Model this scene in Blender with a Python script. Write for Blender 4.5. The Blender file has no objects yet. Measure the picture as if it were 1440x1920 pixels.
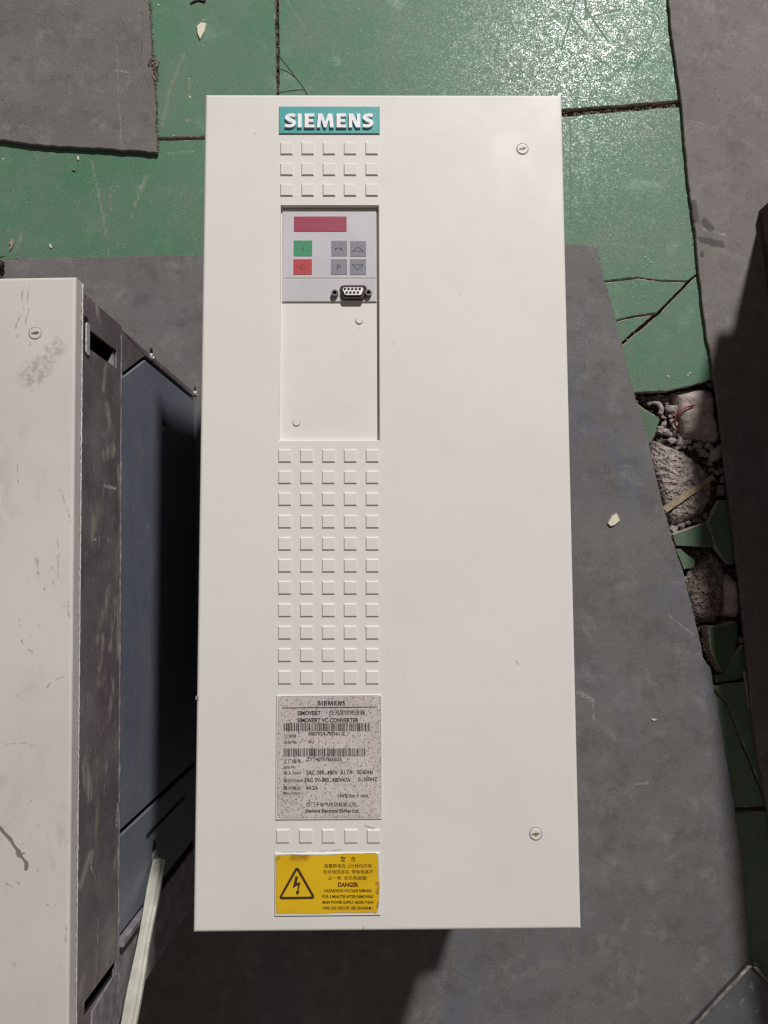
import bpy, math, random
from mathutils import Vector, Matrix, Euler, noise
random.seed(7)
R = math.radians
S = bpy.context.scene
C = S.collection

# ------------------------------------------------------------------ camera
CAM_P = Vector((-0.0066, -0.0553, 0.9062)); CAM_R = Euler((0.0776, -0.0093, -0.0044), 'XYZ')
FPX = 1441.0                                   # focal length in pixels of a 1440 x 1920 picture
cam = bpy.data.cameras.new('camera'); co = bpy.data.objects.new('camera', cam); C.objects.link(co)
co.location = CAM_P; co.rotation_euler = CAM_R
cam.sensor_fit = 'VERTICAL'; cam.sensor_height = 24; cam.lens = 24*FPX/1920
cam.clip_start = .01; cam.clip_end = 50
S.camera = co
S.render.resolution_x = 768; S.render.resolution_y = 1024

# ------------------------------------------------------------------ light: dim hall, one high-bay lamp behind the top right
w = bpy.data.worlds.new('World'); S.world = w; w.use_nodes = True
bg = w.node_tree.nodes['Background']; bg.inputs[0].default_value = (1, .87, .80, 1); bg.inputs[1].default_value = .13
LAMP = Vector((1.30, 3.30, 3.60))
ld = bpy.data.lights.new('high_bay_lamp', 'AREA'); ld.shape = 'DISK'; ld.size = .26; ld.energy = 262; ld.color = (1, .972, .955)
lo = bpy.data.objects.new('high_bay_lamp', ld); C.objects.link(lo); lo.location = LAMP
lo.rotation_euler = (Vector((0, 0, 0)) - LAMP).to_track_quat('-Z', 'Y').to_euler()
S.view_settings.view_transform = 'Standard'; S.view_settings.look = 'None'
S.cycles.filter_width = 1.3
S.view_settings.exposure = 0; S.view_settings.gamma = 1

# ------------------------------------------------------------------ measuring helpers: a sight line of the survey photo met with a real plane
RM = CAM_R.to_matrix()
def ray(px, py): return RM @ Vector(((px-720)/FPX, -(py-960)/FPX, -1))
def U(px, py, z=0.0):
    d = ray(px, py); t = (z-CAM_P.z)/d.z
    return CAM_P + d*t
def UX(pts, z=0.0): return [(U(a, b, z).x, U(a, b, z).y) for a, b in pts]

# ------------------------------------------------------------------ objects
def tag(o, label=None, cat=None, group=None, kind=None):
    if label: o['label'] = label
    if cat: o['category'] = cat
    if group: o['group'] = group
    if kind: o['kind'] = kind
    return o
def thing(name, label, cat, loc, group=None):
    o = bpy.data.objects.new(name, None); C.objects.link(o); o.location = loc; o.empty_display_size = .05
    return tag(o, label, cat, group)
def root_loc(o):
    while o.parent: o = o.parent
    return o.location
class MB:
    def __init__(s): s.v = []; s.f = []; s.m = []
    def face(s, pts, m=0):
        i = len(s.v); s.v += [tuple(p) for p in pts]; s.f.append(tuple(range(i, i+len(pts)))); s.m.append(m)
    def grid(s, rows, m=0, closed=False, wrap=None):
        i0 = len(s.v); n = len(rows[0])
        for r in rows: s.v += [tuple(p) for p in r]
        for a in range(len(rows)-1):
            for b in range(n if closed else n-1):
                c = (b+1) % n
                s.f.append((i0+a*n+b, i0+a*n+c, i0+(a+1)*n+c, i0+(a+1)*n+b)); s.m.append(m)
        return i0
    def box(s, x0, y0, z0, x1, y1, z1, m=0):
        p = [(x0,y0,z0),(x1,y0,z0),(x1,y1,z0),(x0,y1,z0),(x0,y0,z1),(x1,y0,z1),(x1,y1,z1),(x0,y1,z1)]
        i = len(s.v); s.v += p
        for q in ((3,2,1,0),(4,5,6,7),(0,1,5,4),(1,2,6,5),(2,3,7,6),(3,0,4,7)):
            s.f.append(tuple(i+k for k in q)); s.m.append(m)
    def rings(s, rings, m=0, cap=True, mats=None):
        n = len(rings[0]); i0 = len(s.v)
        for r in rings: s.v += [tuple(p) for p in r]
        for a in range(len(rings)-1):
            for b in range(n):
                c = (b+1) % n
                s.f.append((i0+a*n+b, i0+a*n+c, i0+(a+1)*n+c, i0+(a+1)*n+b)); s.m.append(mats[a] if mats else m)
        if cap:
            k = i0+(len(rings)-1)*n
            s.f.append(tuple(range(k, k+n))); s.m.append(mats[-1] if mats else m)
    def frustum(s, x0, y0, x1, y1, z0, z1, ins, m=0):
        a = [(x0,y0),(x1,y0),(x1,y1),(x0,y1)]; b = [(x0+ins,y0+ins),(x1-ins,y0+ins),(x1-ins,y1-ins),(x0+ins,y1-ins)]
        s.rings([[(x,y,z0) for x,y in a], [(x,y,z1) for x,y in b]], m)
    def disc(s, c, r, z0, z1, n=24, bev=.0003, m=0):
        def rg(rr, z): return [(c[0]+rr*math.cos(2*math.pi*k/n), c[1]+rr*math.sin(2*math.pi*k/n), z) for k in range(n)]
        s.rings([rg(r, z0), rg(r, z1-bev), rg(r-bev, z1)], m)
    def tube(s, pts, r, n=8, m=0, cap=True):
        pts = [Vector(p) for p in pts]; rs = r if isinstance(r, (list, tuple)) else [r]*len(pts)
        up = Vector((0,0,1)); rows = []
        for i, p in enumerate(pts):
            d = (pts[min(i+1,len(pts)-1)]-pts[max(i-1,0)]).normalized()
            a = d.cross(up); a = a.normalized() if a.length > 1e-4 else Vector((1,0,0)); b = a.cross(d)
            rows.append([p+(a*math.cos(2*math.pi*k/n)+b*math.sin(2*math.pi*k/n))*rs[i] for k in range(n)])
        s.grid(rows, m, closed=True)
        if cap: s.face(rows[0][::-1], m); s.face(rows[-1], m)
def build(name, mb, mats, parent=None, smooth=False, loc=None, fix=True):
    """link one mesh; vertices are given in world space and stored relative to the thing's base"""
    me = bpy.data.meshes.new(name)
    off = root_loc(parent) if parent else (Vector(loc) if loc is not None else Vector((0,0,0)))
    me.from_pydata([(v[0]-off[0], v[1]-off[1], v[2]-off[2]) for v in mb.v], [], mb.f)
    for k in (mats if isinstance(mats, (list, tuple)) else [mats]): me.materials.append(k)
    for p, k in zip(me.polygons, mb.m): p.material_index = k; p.use_smooth = smooth
    me.update()
    if fix:
        import bmesh
        bm = bmesh.new(); bm.from_mesh(me); bmesh.ops.remove_doubles(bm, verts=bm.verts, dist=1e-6)
        bmesh.ops.recalc_face_normals(bm, faces=bm.faces); bm.to_mesh(me); bm.free()
    o = bpy.data.objects.new(name, me); C.objects.link(o)
    if parent: o.parent = parent
    else: o.location = off
    return o

# ------------------------------------------------------------------ materials
class NT:
    def __init__(s, name, rough=.5, metal=0, spec=.5):
        s.mat = bpy.data.materials.new(name); s.mat.use_nodes = True
        s.t = s.mat.node_tree; s.b = s.t.nodes['Principled BSDF']
        s.b.inputs['Roughness'].default_value = rough; s.b.inputs['Metallic'].default_value = metal
        s.b.inputs['Specular IOR Level'].default_value = spec
        s.P = s.t.nodes.new('ShaderNodeNewGeometry').outputs['Position']
    def n(s, kind, **kw):
        x = s.t.nodes.new(kind)
        for k, v in kw.items(): setattr(x, k, v)
        return x
    def set(s, sock, v):
        if isinstance(v, bpy.types.NodeSocket): s.t.links.new(v, sock)
        elif isinstance(v, tuple) and len(v) == 3 and sock.type == 'RGBA': sock.default_value = (*v, 1)
        else: sock.default_value = v
    def math(s, op, a, b=0.0, clamp=False):
        x = s.n('ShaderNodeMath', operation=op, use_clamp=clamp); s.set(x.inputs[0], a); s.set(x.inputs[1], b); return x.outputs[0]
    def vmath(s, op, a, b=(0,0,0)):
        x = s.n('ShaderNodeVectorMath', operation=op); s.set(x.inputs[0], a)
        if op == 'SCALE': s.set(x.inputs[3], b)
        else: s.set(x.inputs[1], b)
        return x.outputs['Value'] if op in ('LENGTH','DOT_PRODUCT','DISTANCE') else x.outputs[0]
    def noise(s, scale, detail=3, rough=.55, dist=0, vec=None, stretch=None, off=0):
        x = s.n('ShaderNodeTexNoise'); v = vec or s.P
        if stretch: v = s.vmath('MULTIPLY', v, stretch)
        if off: v = s.vmath('ADD', v, (off, off*.7, off*.3))
        s.set(x.inputs['Vector'], v); x.inputs['Scale'].default_value = scale; x.inputs['Detail'].default_value = detail
        x.inputs['Roughness'].default_value = rough; x.inputs['Distortion'].default_value = dist
        return x.outputs[0]
    def voro(s, scale, feature='F1', vec=None, stretch=None, rnd=1):
        x = s.n('ShaderNodeTexVoronoi', feature=feature); v = vec or s.P
        if stretch: v = s.vmath('MULTIPLY', v, stretch)
        s.set(x.inputs['Vector'], v); x.inputs['Scale'].default_value = scale; x.inputs['Randomness'].default_value = rnd
        return x.outputs['Distance']
    def step(s, v, a, b, lo=0.0, hi=1.0):
        x = s.n('ShaderNodeMapRange'); x.clamp = True; x.interpolation_type = 'SMOOTHSTEP'
        if a > b: a, b, lo, hi = b, a, hi, lo
        s.set(x.inputs[0], v); x.inputs[1].default_value = a; x.inputs[2].default_value = b
        x.inputs[3].default_value = lo; x.inputs[4].default_value = hi
        return x.outputs[0]
    def mix(s, f, a, b, mode='MIX'):
        x = s.n('ShaderNodeMix', data_type='RGBA', blend_type=mode)
        s.set(x.inputs[0], f); s.set(x.inputs[6], a); s.set(x.inputs[7], b); return x.outputs[2]
    def warp(s, amount, scale):
        x = s.n('ShaderNodeTexNoise'); s.set(x.inputs['Vector'], s.P); x.inputs['Scale'].default_value = scale; x.inputs['Detail'].default_value = 3
        d = s.vmath('SUBTRACT', x.outputs['Color'], (.5,.5,.5)); d = s.vmath('SCALE', d, amount)
        return s.vmath('ADD', s.P, d)
    def seg(s, a, b, wd, P=None, soft=.5):
        P = P or s.P; a = Vector(a); b = Vector(b); ba = b-a
        if ba.length < 1e-7: ba = Vector((1e-5,0,0))
        pa = s.vmath('SUBTRACT', P, tuple(a))
        h = s.math('DIVIDE', s.vmath('DOT_PRODUCT', pa, tuple(ba)), ba.length_squared, clamp=True)
        d = s.vmath('LENGTH', s.vmath('SUBTRACT', pa, s.vmath('SCALE', tuple(ba), h)))
        return s.step(d, wd*(1-soft), wd, 1, 0)
    def segs(s, lst, P=None, soft=.6):
        out = None
        for a, b, wd in lst:
            m = s.seg(a, b, wd, P, soft); out = m if out is None else s.math('MAXIMUM', out, m)
        return out
    def color(s, c): s.set(s.b.inputs['Base Color'], c); return s
    def rough(s, r): s.set(s.b.inputs['Roughness'], r); return s
    def bump(s, h, dist=.001, strength=1.0, prev=None):
        x = s.n('ShaderNodeBump'); x.inputs['Strength'].default_value = strength; x.inputs['Distance'].default_value = dist
        s.set(x.inputs['Height'], h)
        if prev is not None: s.set(x.inputs['Normal'], prev)
        s.t.links.new(x.outputs[0], s.b.inputs['Normal']); return x.outputs[0]

def plain(name, col, rough=.5, metal=0, var=.12, scale=60, bump=.0001, bscale=400, spec=.5):
    m = NT(name, rough, metal, spec)
    n = m.noise(scale, 4)
    a = tuple(c*(1-var) for c in col); b = tuple(min(1, c*(1+var)) for c in col)
    m.color(m.mix(m.step(n, .3, .7), a, b))
    if bump: m.bump(m.noise(bscale, 2), bump)
    return m.mat

def face_pt(x, y): return tuple(U(x, y, .35))
# --- clean cream powder coat of the middle unit
def mat_cream():
    m = NT('cream_powder_coat', .5, spec=.35)
    base = m.mix(m.step(m.noise(9, 3), .3, .7), (.684,.660,.620), (.708,.688,.652))
    base = m.mix(m.math('MULTIPLY', m.step(m.noise(40, 5, .65), .50, .75), .10), base, (.50,.47,.44))
    base = m.mix(m.math('MULTIPLY', m.math('MULTIPLY', m.step(m.noise(300, 3, .7, stretch=(1,.5,1)), .63, .72), m.step(m.noise(16, 3, off=7), .52, .66)), .3), base, (.36,.32,.28))
    specks = m.step(m.voro(85), .035, .015); keep = m.step(m.noise(17, 2, off=3), .52, .6)
    base = m.mix(m.math('MULTIPLY', m.math('MULTIPLY', specks, keep), .55), base, (.22,.18,.15))
    W = m.warp(.003, 160)
    marks = m.segs([(face_pt(477,252), face_pt(481,250), .0006), (face_pt(968,1240), face_pt(971,1246), .0007),
                    (face_pt(684,1548), face_pt(700,1553), .0012), (face_pt(600,1597), face_pt(640,1594), .0006),
                    (face_pt(528,1597), face_pt(572,1598), .0005), (face_pt(588,942), face_pt(590,946), .0006),
                    (face_pt(738,640), face_pt(739,646), .0005), (face_pt(680,1744), face_pt(681,1738), .0008)], W)
    base = m.mix(m.math('MULTIPLY', marks, .5), base, (.2,.17,.15))
    m.color(base)
    m.rough(m.step(m.noise(30, 3), .3, .7, .44, .56))
    b = m.bump(m.noise(1500, 2), .00012, .5)
    m.bump(m.noise(14, 2), .0012, .25, b)
    return m.mat
CREAM = mat_cream()

# --- scuffed cream of the left unit
def mat_cream_worn():
    m = NT('scuffed_cream_paint', .5, spec=.35)
    fp = face_pt
    base = m.mix(m.step(m.noise(8, 4), .3, .7), (.575,.527,.505), (.62,.588,.555))
    sm = m.math('MULTIPLY', m.step(m.noise(26, 5, .65, 1.2, stretch=(1.6,.7,1)), .5, .72), m.step(m.noise(9, 2, off=5), .42, .62))
    base = m.mix(m.math('MULTIPLY', sm, .6), base, (.33,.29,.28))
    fine = m.math('MULTIPLY', m.step(m.noise(330, 3, .7, .6, stretch=(1,.6,1)), .62, .72), m.step(m.noise(22, 3, off=9), .5, .68))
    base = m.mix(m.math('MULTIPLY', fine, .68), base, (.2,.17,.16))
    W = m.warp(.012, 60)
    smudge = m.segs([(fp(58,705), fp(75,690), .0125), (fp(75,690), fp(108,650), .008)], W, .7)
    grain = m.step(m.noise(240, 4, .7), .38, .62)
    base = m.mix(m.math('MULTIPLY', m.math('MULTIPLY', smudge, grain), .62), base, (.27,.235,.22))
    W2 = m.warp(.005, 130)
    sc = m.segs([(fp(43,540), fp(42,580), .0012), (fp(42,580), fp(30,615), .0012), (fp(54,535), fp(52,570), .001),
                 (fp(52,580), fp(46,610), .001), (fp(56,640), fp(56,660), .0008), (fp(68,1045), fp(71,1077), .0013),
                 (fp(110,1010), fp(110,1085), .0008), (fp(40,1200), fp(61,1225), .0011), (fp(38,1150), fp(36,1175), .0008),
                 (fp(0,1396), fp(52,1394), .0007), (fp(28,1390), fp(55,1350), .0006), (fp(112,915), fp(134,980), .0008),
                 (fp(126,1130), fp(128,1155), .001), (fp(12,1655), fp(30,1670), .0009), (fp(30,1652), fp(38,1660), .0011),
                 (fp(96,1705), fp(118,1680), .0006), (fp(126,1740), fp(124,1765), .0012), (fp(27,1808), fp(30,1812), .0012),
                 (fp(33,905), fp(31,870), .0008), (fp(95,1280), fp(88,1290), .001), (fp(105,1275), fp(118,1268), .0009)], W2, .8)
    base = m.mix(m.math('MULTIPLY', m.math('MULTIPLY', sc, m.step(m.noise(500, 2), .3, .5)), .5), base, (.18,.15,.145))
    drip = m.segs([(fp(0,1552), fp(20,1575), .0016), (fp(20,1575), fp(33,1596), .0013), (fp(34,1597), fp(37,1603), .0026),
                   (fp(37,1603), fp(50,1618), .0013), (fp(50,1618), fp(49,1629), .0018), (fp(44,1600), fp(45,1600), .0009)], m.warp(.002, 150), .4)
    base = m.mix(m.math('MULTIPLY', drip, .8), base, (.10,.085,.08))
    edge = m.math('MULTIPLY', m.step(m.voro(60), .07, .03), m.step(m.noise(19, 2, off=1), .5, .6))
    base = m.mix(m.math('MULTIPLY', edge, .5), base, (.22,.19,.18))
    m.color(base); m.rough(m.step(m.noise(40, 3), .3, .7, .42, .6))
    b = m.bump(m.noise(1300, 2), .00012, .5); m.bump(m.noise(12, 2), .0015, .3, b)
    return m.mat
CREAM_WORN = mat_cream_worn()

# --- worn dark steel, blue-grey paint
def mat_dark_steel(scrapes=None, light=None):
    m = NT('worn_dark_steel', .5, .15)
    base = m.mix(m.step(m.noise(16, 4, .6), .3, .7), (.15,.13,.132), (.25,.225,.225))
    base = m.mix(m.math('MULTIPLY', m.step(m.noise(11, 3, off=4), .45, .65), .6), base, (.16,.115,.135))
    dust = m.step(m.noise(22, 5, .62, .8, stretch=(1,.35,1), off=2), .57, .72)
    base = m.mix(m.math('MULTIPLY', dust, .55), base, (.50,.46,.38))
    sc = m.math('MULTIPLY', m.step(m.noise(420, 3, .7, .4, stretch=(1,.22,.8)), .60, .68), m.step(m.noise(25, 3, off=6), .42, .6))
    base = m.mix(m.math('MULTIPLY', sc, .5), base, (.62,.58,.56))
    if scrapes:
        k = m.math('MULTIPLY', m.segs(scrapes, m.warp(.012, 45), .9), m.step(m.noise(160, 4, .7, stretch=(1,.25,1)), .34, .6))
        base = m.mix(m.math('MULTIPLY', k, .7), base, (.52,.475,.41))
    if light:
        k = m.math('MULTIPLY', m.segs(light, m.warp(.005, 110), .7), m.step(m.noise(420, 4, .7), .38, .58))
        base = m.mix(m.math('MULTIPLY', k, .8), base, (.75,.72,.72))
    m.color(base); m.rough(m.step(m.noise(50, 4), .3, .7, .38, .62)); m.bump(m.noise(260, 4, .65), .00035, .7)
    return m.mat, m
DSTEEL = mat_dark_steel()[0]
def mat_blue():
    m = NT('blue_grey_paint', .48)
    base = m.mix(m.step(m.noise(12, 3), .3, .7), (.150,.168,.215), (.178,.196,.24))
    base = m.mix(m.math('MULTIPLY', m.step(m.noise(24, 5, .65, .8, stretch=(1,.4,1)), .48, .72), .42), base, (.24,.235,.235))
    base = m.mix(m.math('MULTIPLY', m.math('MULTIPLY', m.step(m.noise(380, 3, .7, .4, stretch=(1,.25,.8)), .60, .68), m.step(m.noise(18, 3, off=6), .42, .6)), .4), base, (.42,.42,.43))
    m.color(base); m.rough(m.step(m.noise(40, 4), .3, .7, .42, .6)); m.bump(m.noise(500, 3), .0002, .6); return m.mat
BLUE = mat_blue()
PURPLE = plain('scratched_grey_steel', (.30,.275,.30), .45, .2, .3, 90, .0003, 300)
GREYP = plain('dusty_grey_panel', (.27,.265,.265), .55, 0, .25, 60, .0002, 300)
BRIGHT = plain('bare_zinc_edge', (.62,.60,.60), .42, .35, .25, 300, .0003, 600)
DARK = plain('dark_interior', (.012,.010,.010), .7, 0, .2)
BLACK = plain('black_rubber', (.015,.013,.013), .55, 0, .2)
TEAL = plain('teal_plate', (.060,.335,.325), .42, 0, .05, 200, .0001)
LETTER = plain('white_letter', (.83,.83,.86), .35, 0, .03)
PANEL = plain('pale_grey_panel', (.50,.485,.515), .48, 0, .05, 40, .00008, 900)
PANELSIDE = plain('cream_panel_rim', (.60,.575,.50), .5, 0, .08)
MAROON = (lambda m: (m.color(m.mix(m.step(m.noise(700, 3, .7), .5, .75), (.30,.036,.075), (.40,.085,.125))), m.mat)[-1])(NT('maroon_display', .42))
GREEN = plain('green_key', (.040,.25,.115), .5, 0, .08, 300)
RED = plain('red_key', (.44,.038,.045), .5, 0, .08, 300)
GREYKEY = plain('grey_key', (.205,.205,.235), .5, 0, .07, 300)
INK = plain('dark_ink', (.035,.030,.032), .6, 0, .3, 500, 0)
KEYINK = plain('faint_key_ink', (.075,.065,.08), .6, 0, .3, 500, 0)
DSUBWHITE = plain('white_socket_face', (.80,.77,.74), .45)
DSUBSHELL = plain('brown_black_shell', (.045,.030,.026), .4, .3, .3, 200)
POST = plain('dull_hex_post', (.20,.19,.16), .42, .6, .25, 300)
CHIPBROWN = plain('chipped_screw_brown', (.24,.19,.10), .6, .2, .5, 500)
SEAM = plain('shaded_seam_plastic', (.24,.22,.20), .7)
def mat_label():
    m = NT('speckled_rating_label', .5)
    base = m.mix(m.step(m.noise(30, 4), .3, .7), (.52,.465,.445), (.62,.565,.54))
    base = m.mix(m.math('MULTIPLY', m.step(m.noise(38, 3, off=4), .55, .75), .35), base, (.56,.50,.40))
    W = m.warp(.0012, 500)
    d1 = m.math('MULTIPLY', m.step(m.voro(480, vec=W, stretch=(1.3,.8,1)), .36, .22), m.step(m.noise(260, 2, off=2), .38, .5))
    d2 = m.math('MULTIPLY', m.step(m.voro(760, vec=W), .34, .2), m.step(m.noise(420, 2, off=8), .34, .48))
    d = m.math('MAXIMUM', d1, d2)
    base = m.mix(m.math('MULTIPLY', d, .72), base, (.15,.10,.09))
    m.color(base); return m.mat
LABEL = mat_label()
def mat_warning():
    m = NT('yellow_warning_sticker', .45)
    base = m.mix(m.step(m.noise(30, 3), .3, .7), (.66,.405,.006), (.73,.465,.010))
    W = m.warp(.006, 180)
    st = m.segs([(face_pt(553,1606), face_pt(573,1605), .0042), (face_pt(711,1655), face_pt(710,1672), .0026), (face_pt(520,1612), face_pt(530,1608), .0018), (face_pt(708,1690), face_pt(709,1712), .0016)], W, .5)
    base = m.mix(m.math('MULTIPLY', st, .75), base, (.34,.16,.015))
    base = m.mix(m.math('MULTIPLY', m.step(m.noise(120, 4, .7), .62, .75), .3), base, (.40,.23,.02))
    m.color(base); return m.mat
WARN = mat_warning()
WARNINK = plain('brown_warning_ink', (.055,.026,.006), .6, 0, .3, 500, 0)
DANGERINK = plain('dark_red_warning_ink', (.105,.022,.006), .6, 0, .3, 500, 0)

# --- floor materials
def fl(x, y): return tuple(U(x, y, -.004))
def mat_tile(dirt=0):
    m = NT('dusty_green_tile' if dirt else 'green_glazed_tile', .35, spec=.30)
    base = m.mix(m.step(m.noise(5, 3), .3, .7), (.058,.196,.098), (.076,.218,.118))
    base = m.mix(m.math('MULTIPLY', m.step(m.noise(16, 5, .6), .42, .75), .55), base, (.140,.205,.155))
    base = m.mix(m.math('MULTIPLY', m.step(m.noise(45, 5, .65, off=3), .55, .8), .45), base, (.20,.185,.155))
    base = m.mix(m.step(m.noise(10, 5, .6, off=12), .35, .7, .06, .34), base, (.20,.20,.175))
    # scuffs with their own shape
    W = m.warp(.004, 130)
    sc = m.segs([(fl(172,303), fl(183,355), .0024), (fl(183,355), fl(200,440), .0024), (fl(203,465), fl(204,480), .002),
                 (fl(345,100), fl(318,170), .003), (fl(318,170), fl(303,235), .003), (fl(275,330), fl(252,385), .0035),
                 (fl(317,288), fl(363,283), .003), (fl(355,150), fl(354,168), .003), (fl(208,352), fl(208,395), .0018),
                 (fl(356,178), fl(356,182), .0022), (fl(244,403), fl(250,407), .002), (fl(325,400), fl(329,405), .0018), (fl(538,0), fl(573,58), .0012),
                 (fl(350,225), fl(356,226), .0035), (fl(40,440), fl(30,470), .003)], W, .7)
    grain = m.step(m.noise(420, 4, .7), .40, .6)
    base = m.mix(m.math('MULTIPLY', m.math('MULTIPLY', sc, grain), .75), base, (.30,.30,.215))
    W2 = m.warp(.004, 55)
    dk = m.segs([(fl(1079,0), fl(1052,95), .0013), (fl(1098,0), fl(1098,35), .0013), (fl(1100,20), fl(1140,78), .0018),
                 (fl(1095,35), fl(1160,18), .0012), (fl(1110,105), fl(1205,165), .0009), (fl(1225,55), fl(1175,155), .0009),
                 (fl(1212,108), fl(1190,128), .0016), (fl(1072,30), fl(1100,70), .0014), (fl(960,120), fl(1000,150), .0009),
                 (fl(1215,230), fl(1280,285), .0010), (fl(1100,310), fl(1128,335), .0009), (fl(1086,312), fl(1090,360), .0008),
                 (fl(940,60), fl(925,110), .0008), (fl(1050,80), fl(985,170), .0007), (fl(1069,222), fl(1070,420), .0012)], W2, .7)
    base = m.mix(m.math('MULTIPLY', m.math('MULTIPLY', dk, m.step(m.noise(140, 3), .35, .6)), .42), base, (.022,.040,.03))
    chips = m.math('MULTIPLY', m.step(m.voro(38), .05, .03), m.step(m.noise(13, 2, off=7), .5, .55))
    base = m.mix(m.math('MULTIPLY', chips, .8), base, (.40,.37,.30))
    pits = m.math('MULTIPLY', m.step(m.voro(150), .16, .09), m.step(m.noise(40, 2, off=2), .5, .6))
    base = m.mix(m.math('MULTIPLY', pits, .6), base, (.03,.06,.04))
    if dirt:
        base = m.mix(m.step(m.noise(55, 5, .7, off=8), .25, .75, dirt*.5, min(1, dirt*1.4)), base, (.105,.088,.066))
    # orange-peel glaze: flat plateaus parted by fine wormy grooves
    n1 = m.noise(185, 3, .6, 1.6); n2 = m.noise(330, 3, .6, 1.2, off=4)
    g1 = m.step(m.math('ABSOLUTE', m.math('SUBTRACT', n1, .5)), .055, .012); g2 = m.step(m.math('ABSOLUTE', m.math('SUBTRACT', n2, .5)), .05, .01)
    g = m.math('MULTIPLY', m.math('MAXIMUM', g1, g2), m.step(m.noise(30, 3, off=5), .15, .45))
    base = m.mix(m.math('MULTIPLY', g, .34), base, (.03,.055,.04))
    m.color(base)
    r = m.step(m.noise(120, 5, .7), .35, .7, .21, .33)
    r = m.math('MAXIMUM', r, m.math('MULTIPLY', g, .75))
    m.rough(m.math('MAXIMUM', r, m.math('MULTIPLY', m.math('MAXIMUM', dk, pits), .7)))
    m.b.inputs['Coat Weight'].default_value = .5; m.b.inputs['Coat Roughness'].default_value = .58
    h = m.math('SUBTRACT', m.math('MULTIPLY', m.noise(210, 3, .6), .6), m.math('MULTIPLY', g, .5))
    h = m.math('SUBTRACT', h, m.math('MULTIPLY', dk, .5))
    b = m.bump(h, .0006, .5)
    m.bump(m.noise(34, 3), .0014, .16, b)
    return m.mat
TILE = mat_tile()
TILE_DUSTY = mat_tile(.38)
CLAY = plain('chipped_tile_clay', (.36,.30,.24), .85, 0, .35, 200, .0006, 500)
def mat_mat(name, c1, c2, blue, marks, dark, seed):
    m = NT(name, .78, spec=.25)
    base = m.mix(m.step(m.noise(7, 4, .6, off=seed), .3, .7), c1, c2)
    base = m.mix(m.math('MULTIPLY', m.step(m.noise(6, 4, .6, 1, stretch=(1.5,.6,1), off=seed+2), .50, .72), blue), base, (.125,.130,.165))
    base = m.mix(m.math('MULTIPLY', m.step(m.noise(38, 5, .68, off=seed+3), .47, .70), .5), base, tuple(c*.62 for c in c1))
    base = m.mix(m.math('MULTIPLY', m.step(m.noise(30, 5, .72, .5, off=seed+5), .50, .72), .5), base, tuple(min(1,c*1.5) for c in c2))
    base = m.mix(m.math('MULTIPLY', m.step(m.noise(420, 3, .7), .5, .72), .46), base, tuple(c*.5 for c in c1))
    base = m.mix(m.math('MULTIPLY', m.step(m.noise(520, 3, .7, off=4), .56, .72), .48), base, tuple(min(1,c*1.7) for c in c2))
    sp = m.math('MULTIPLY', m.step(m.voro(45), .05, .025), m.step(m.noise(15, 2, off=seed+1), .5, .56))
    base = m.mix(m.math('MULTIPLY', sp, .85), base, (.02,.016,.014))
    W = m.warp(.004, 120)
    if marks: base = m.mix(m.math('MULTIPLY', m.math('MULTIPLY', m.segs(marks, W, .8), m.step(m.noise(300, 3, .7), .35, .6)), .6), base, (.36,.36,.34))
    if dark: base = m.mix(m.math('MULTIPLY', m.segs(dark, m.warp(.008, 70), .35), .6), base, (.035,.032,.03))
    m.color(base)
    b = m.bump(m.noise(330, 4, .7), .0006, .7); m.bump(m.noise(35, 4), .0012, .4, b)
    return m
def g0(x, y): return tuple(U(x, y, 0))
def mat_mid():
    m = mat_mat('grey_felt_floor_sheet', (.132,.124,.119), (.162,.155,.150), .85,
        [(g0(1085,1298), g0(1112,1314), .004), (g0(1113,1314), g0(1113,1350), .0015), (g0(1222,1350), g0(1230,1350), .0012), (g0(1190,1470), g0(1215,1468), .002), (g0(1255,1155), g0(1300,1190), .0012),
         (g0(1155,945), g0(1153,946), .001)],
        [(g0(1258,1143), g0(1260,1146), .0012)], 1)
    return m.mat
MID = mat_mid()
def gt(x, y): return tuple(U(x, y, .0028))
def gr(x, y): return tuple(U(x, y, .0018))
TOPL = mat_mat('grey_rubber_sheet', (.142,.130,.124), (.172,.158,.150), .12,
        [(gt(219,85), gt(223,200), .0009), (gt(223,200), gt(229,280), .0008), (gt(215,132), gt(240,135), .002)],
        [(gt(266,10), gt(268,70), .0007), (gt(268,70), gt(264,125), .0006)], 11).mat
RIGHT = mat_mat('grey_scuffed_board_sheet', (.158,.142,.134), (.188,.172,.163), .15,
        [(gr(1320,430), gr(1360,440), .003), (gr(1282,30), gr(1288,40), .0015)],
        [(gr(1322,415), gr(1332,428), .0055), (gr(1315,450), gr(1350,458), .0055), (gr(1317,475), gr(1318,479), .0035), (gr(1301,382), gr(1305,412), .0045)], 23).mat
FRAY = plain('frayed_sheet_fibre', (.20,.175,.15), .9, 0, .4, 400)
def mat_dirt():
    m = NT('crumbled_mortar_dirt', .95, spec=.1)
    base = m.mix(m.step(m.noise(60, 5, .7), .3, .7), (.05,.036,.028), (.15,.115,.095))
    base = m.mix(m.step(m.voro(190), .25, .12), base, (.27,.23,.20))
    m.color(base); m.bump(m.noise(260, 5, .7), .002, 1); return m.mat
DIRT = mat_dirt()
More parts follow.
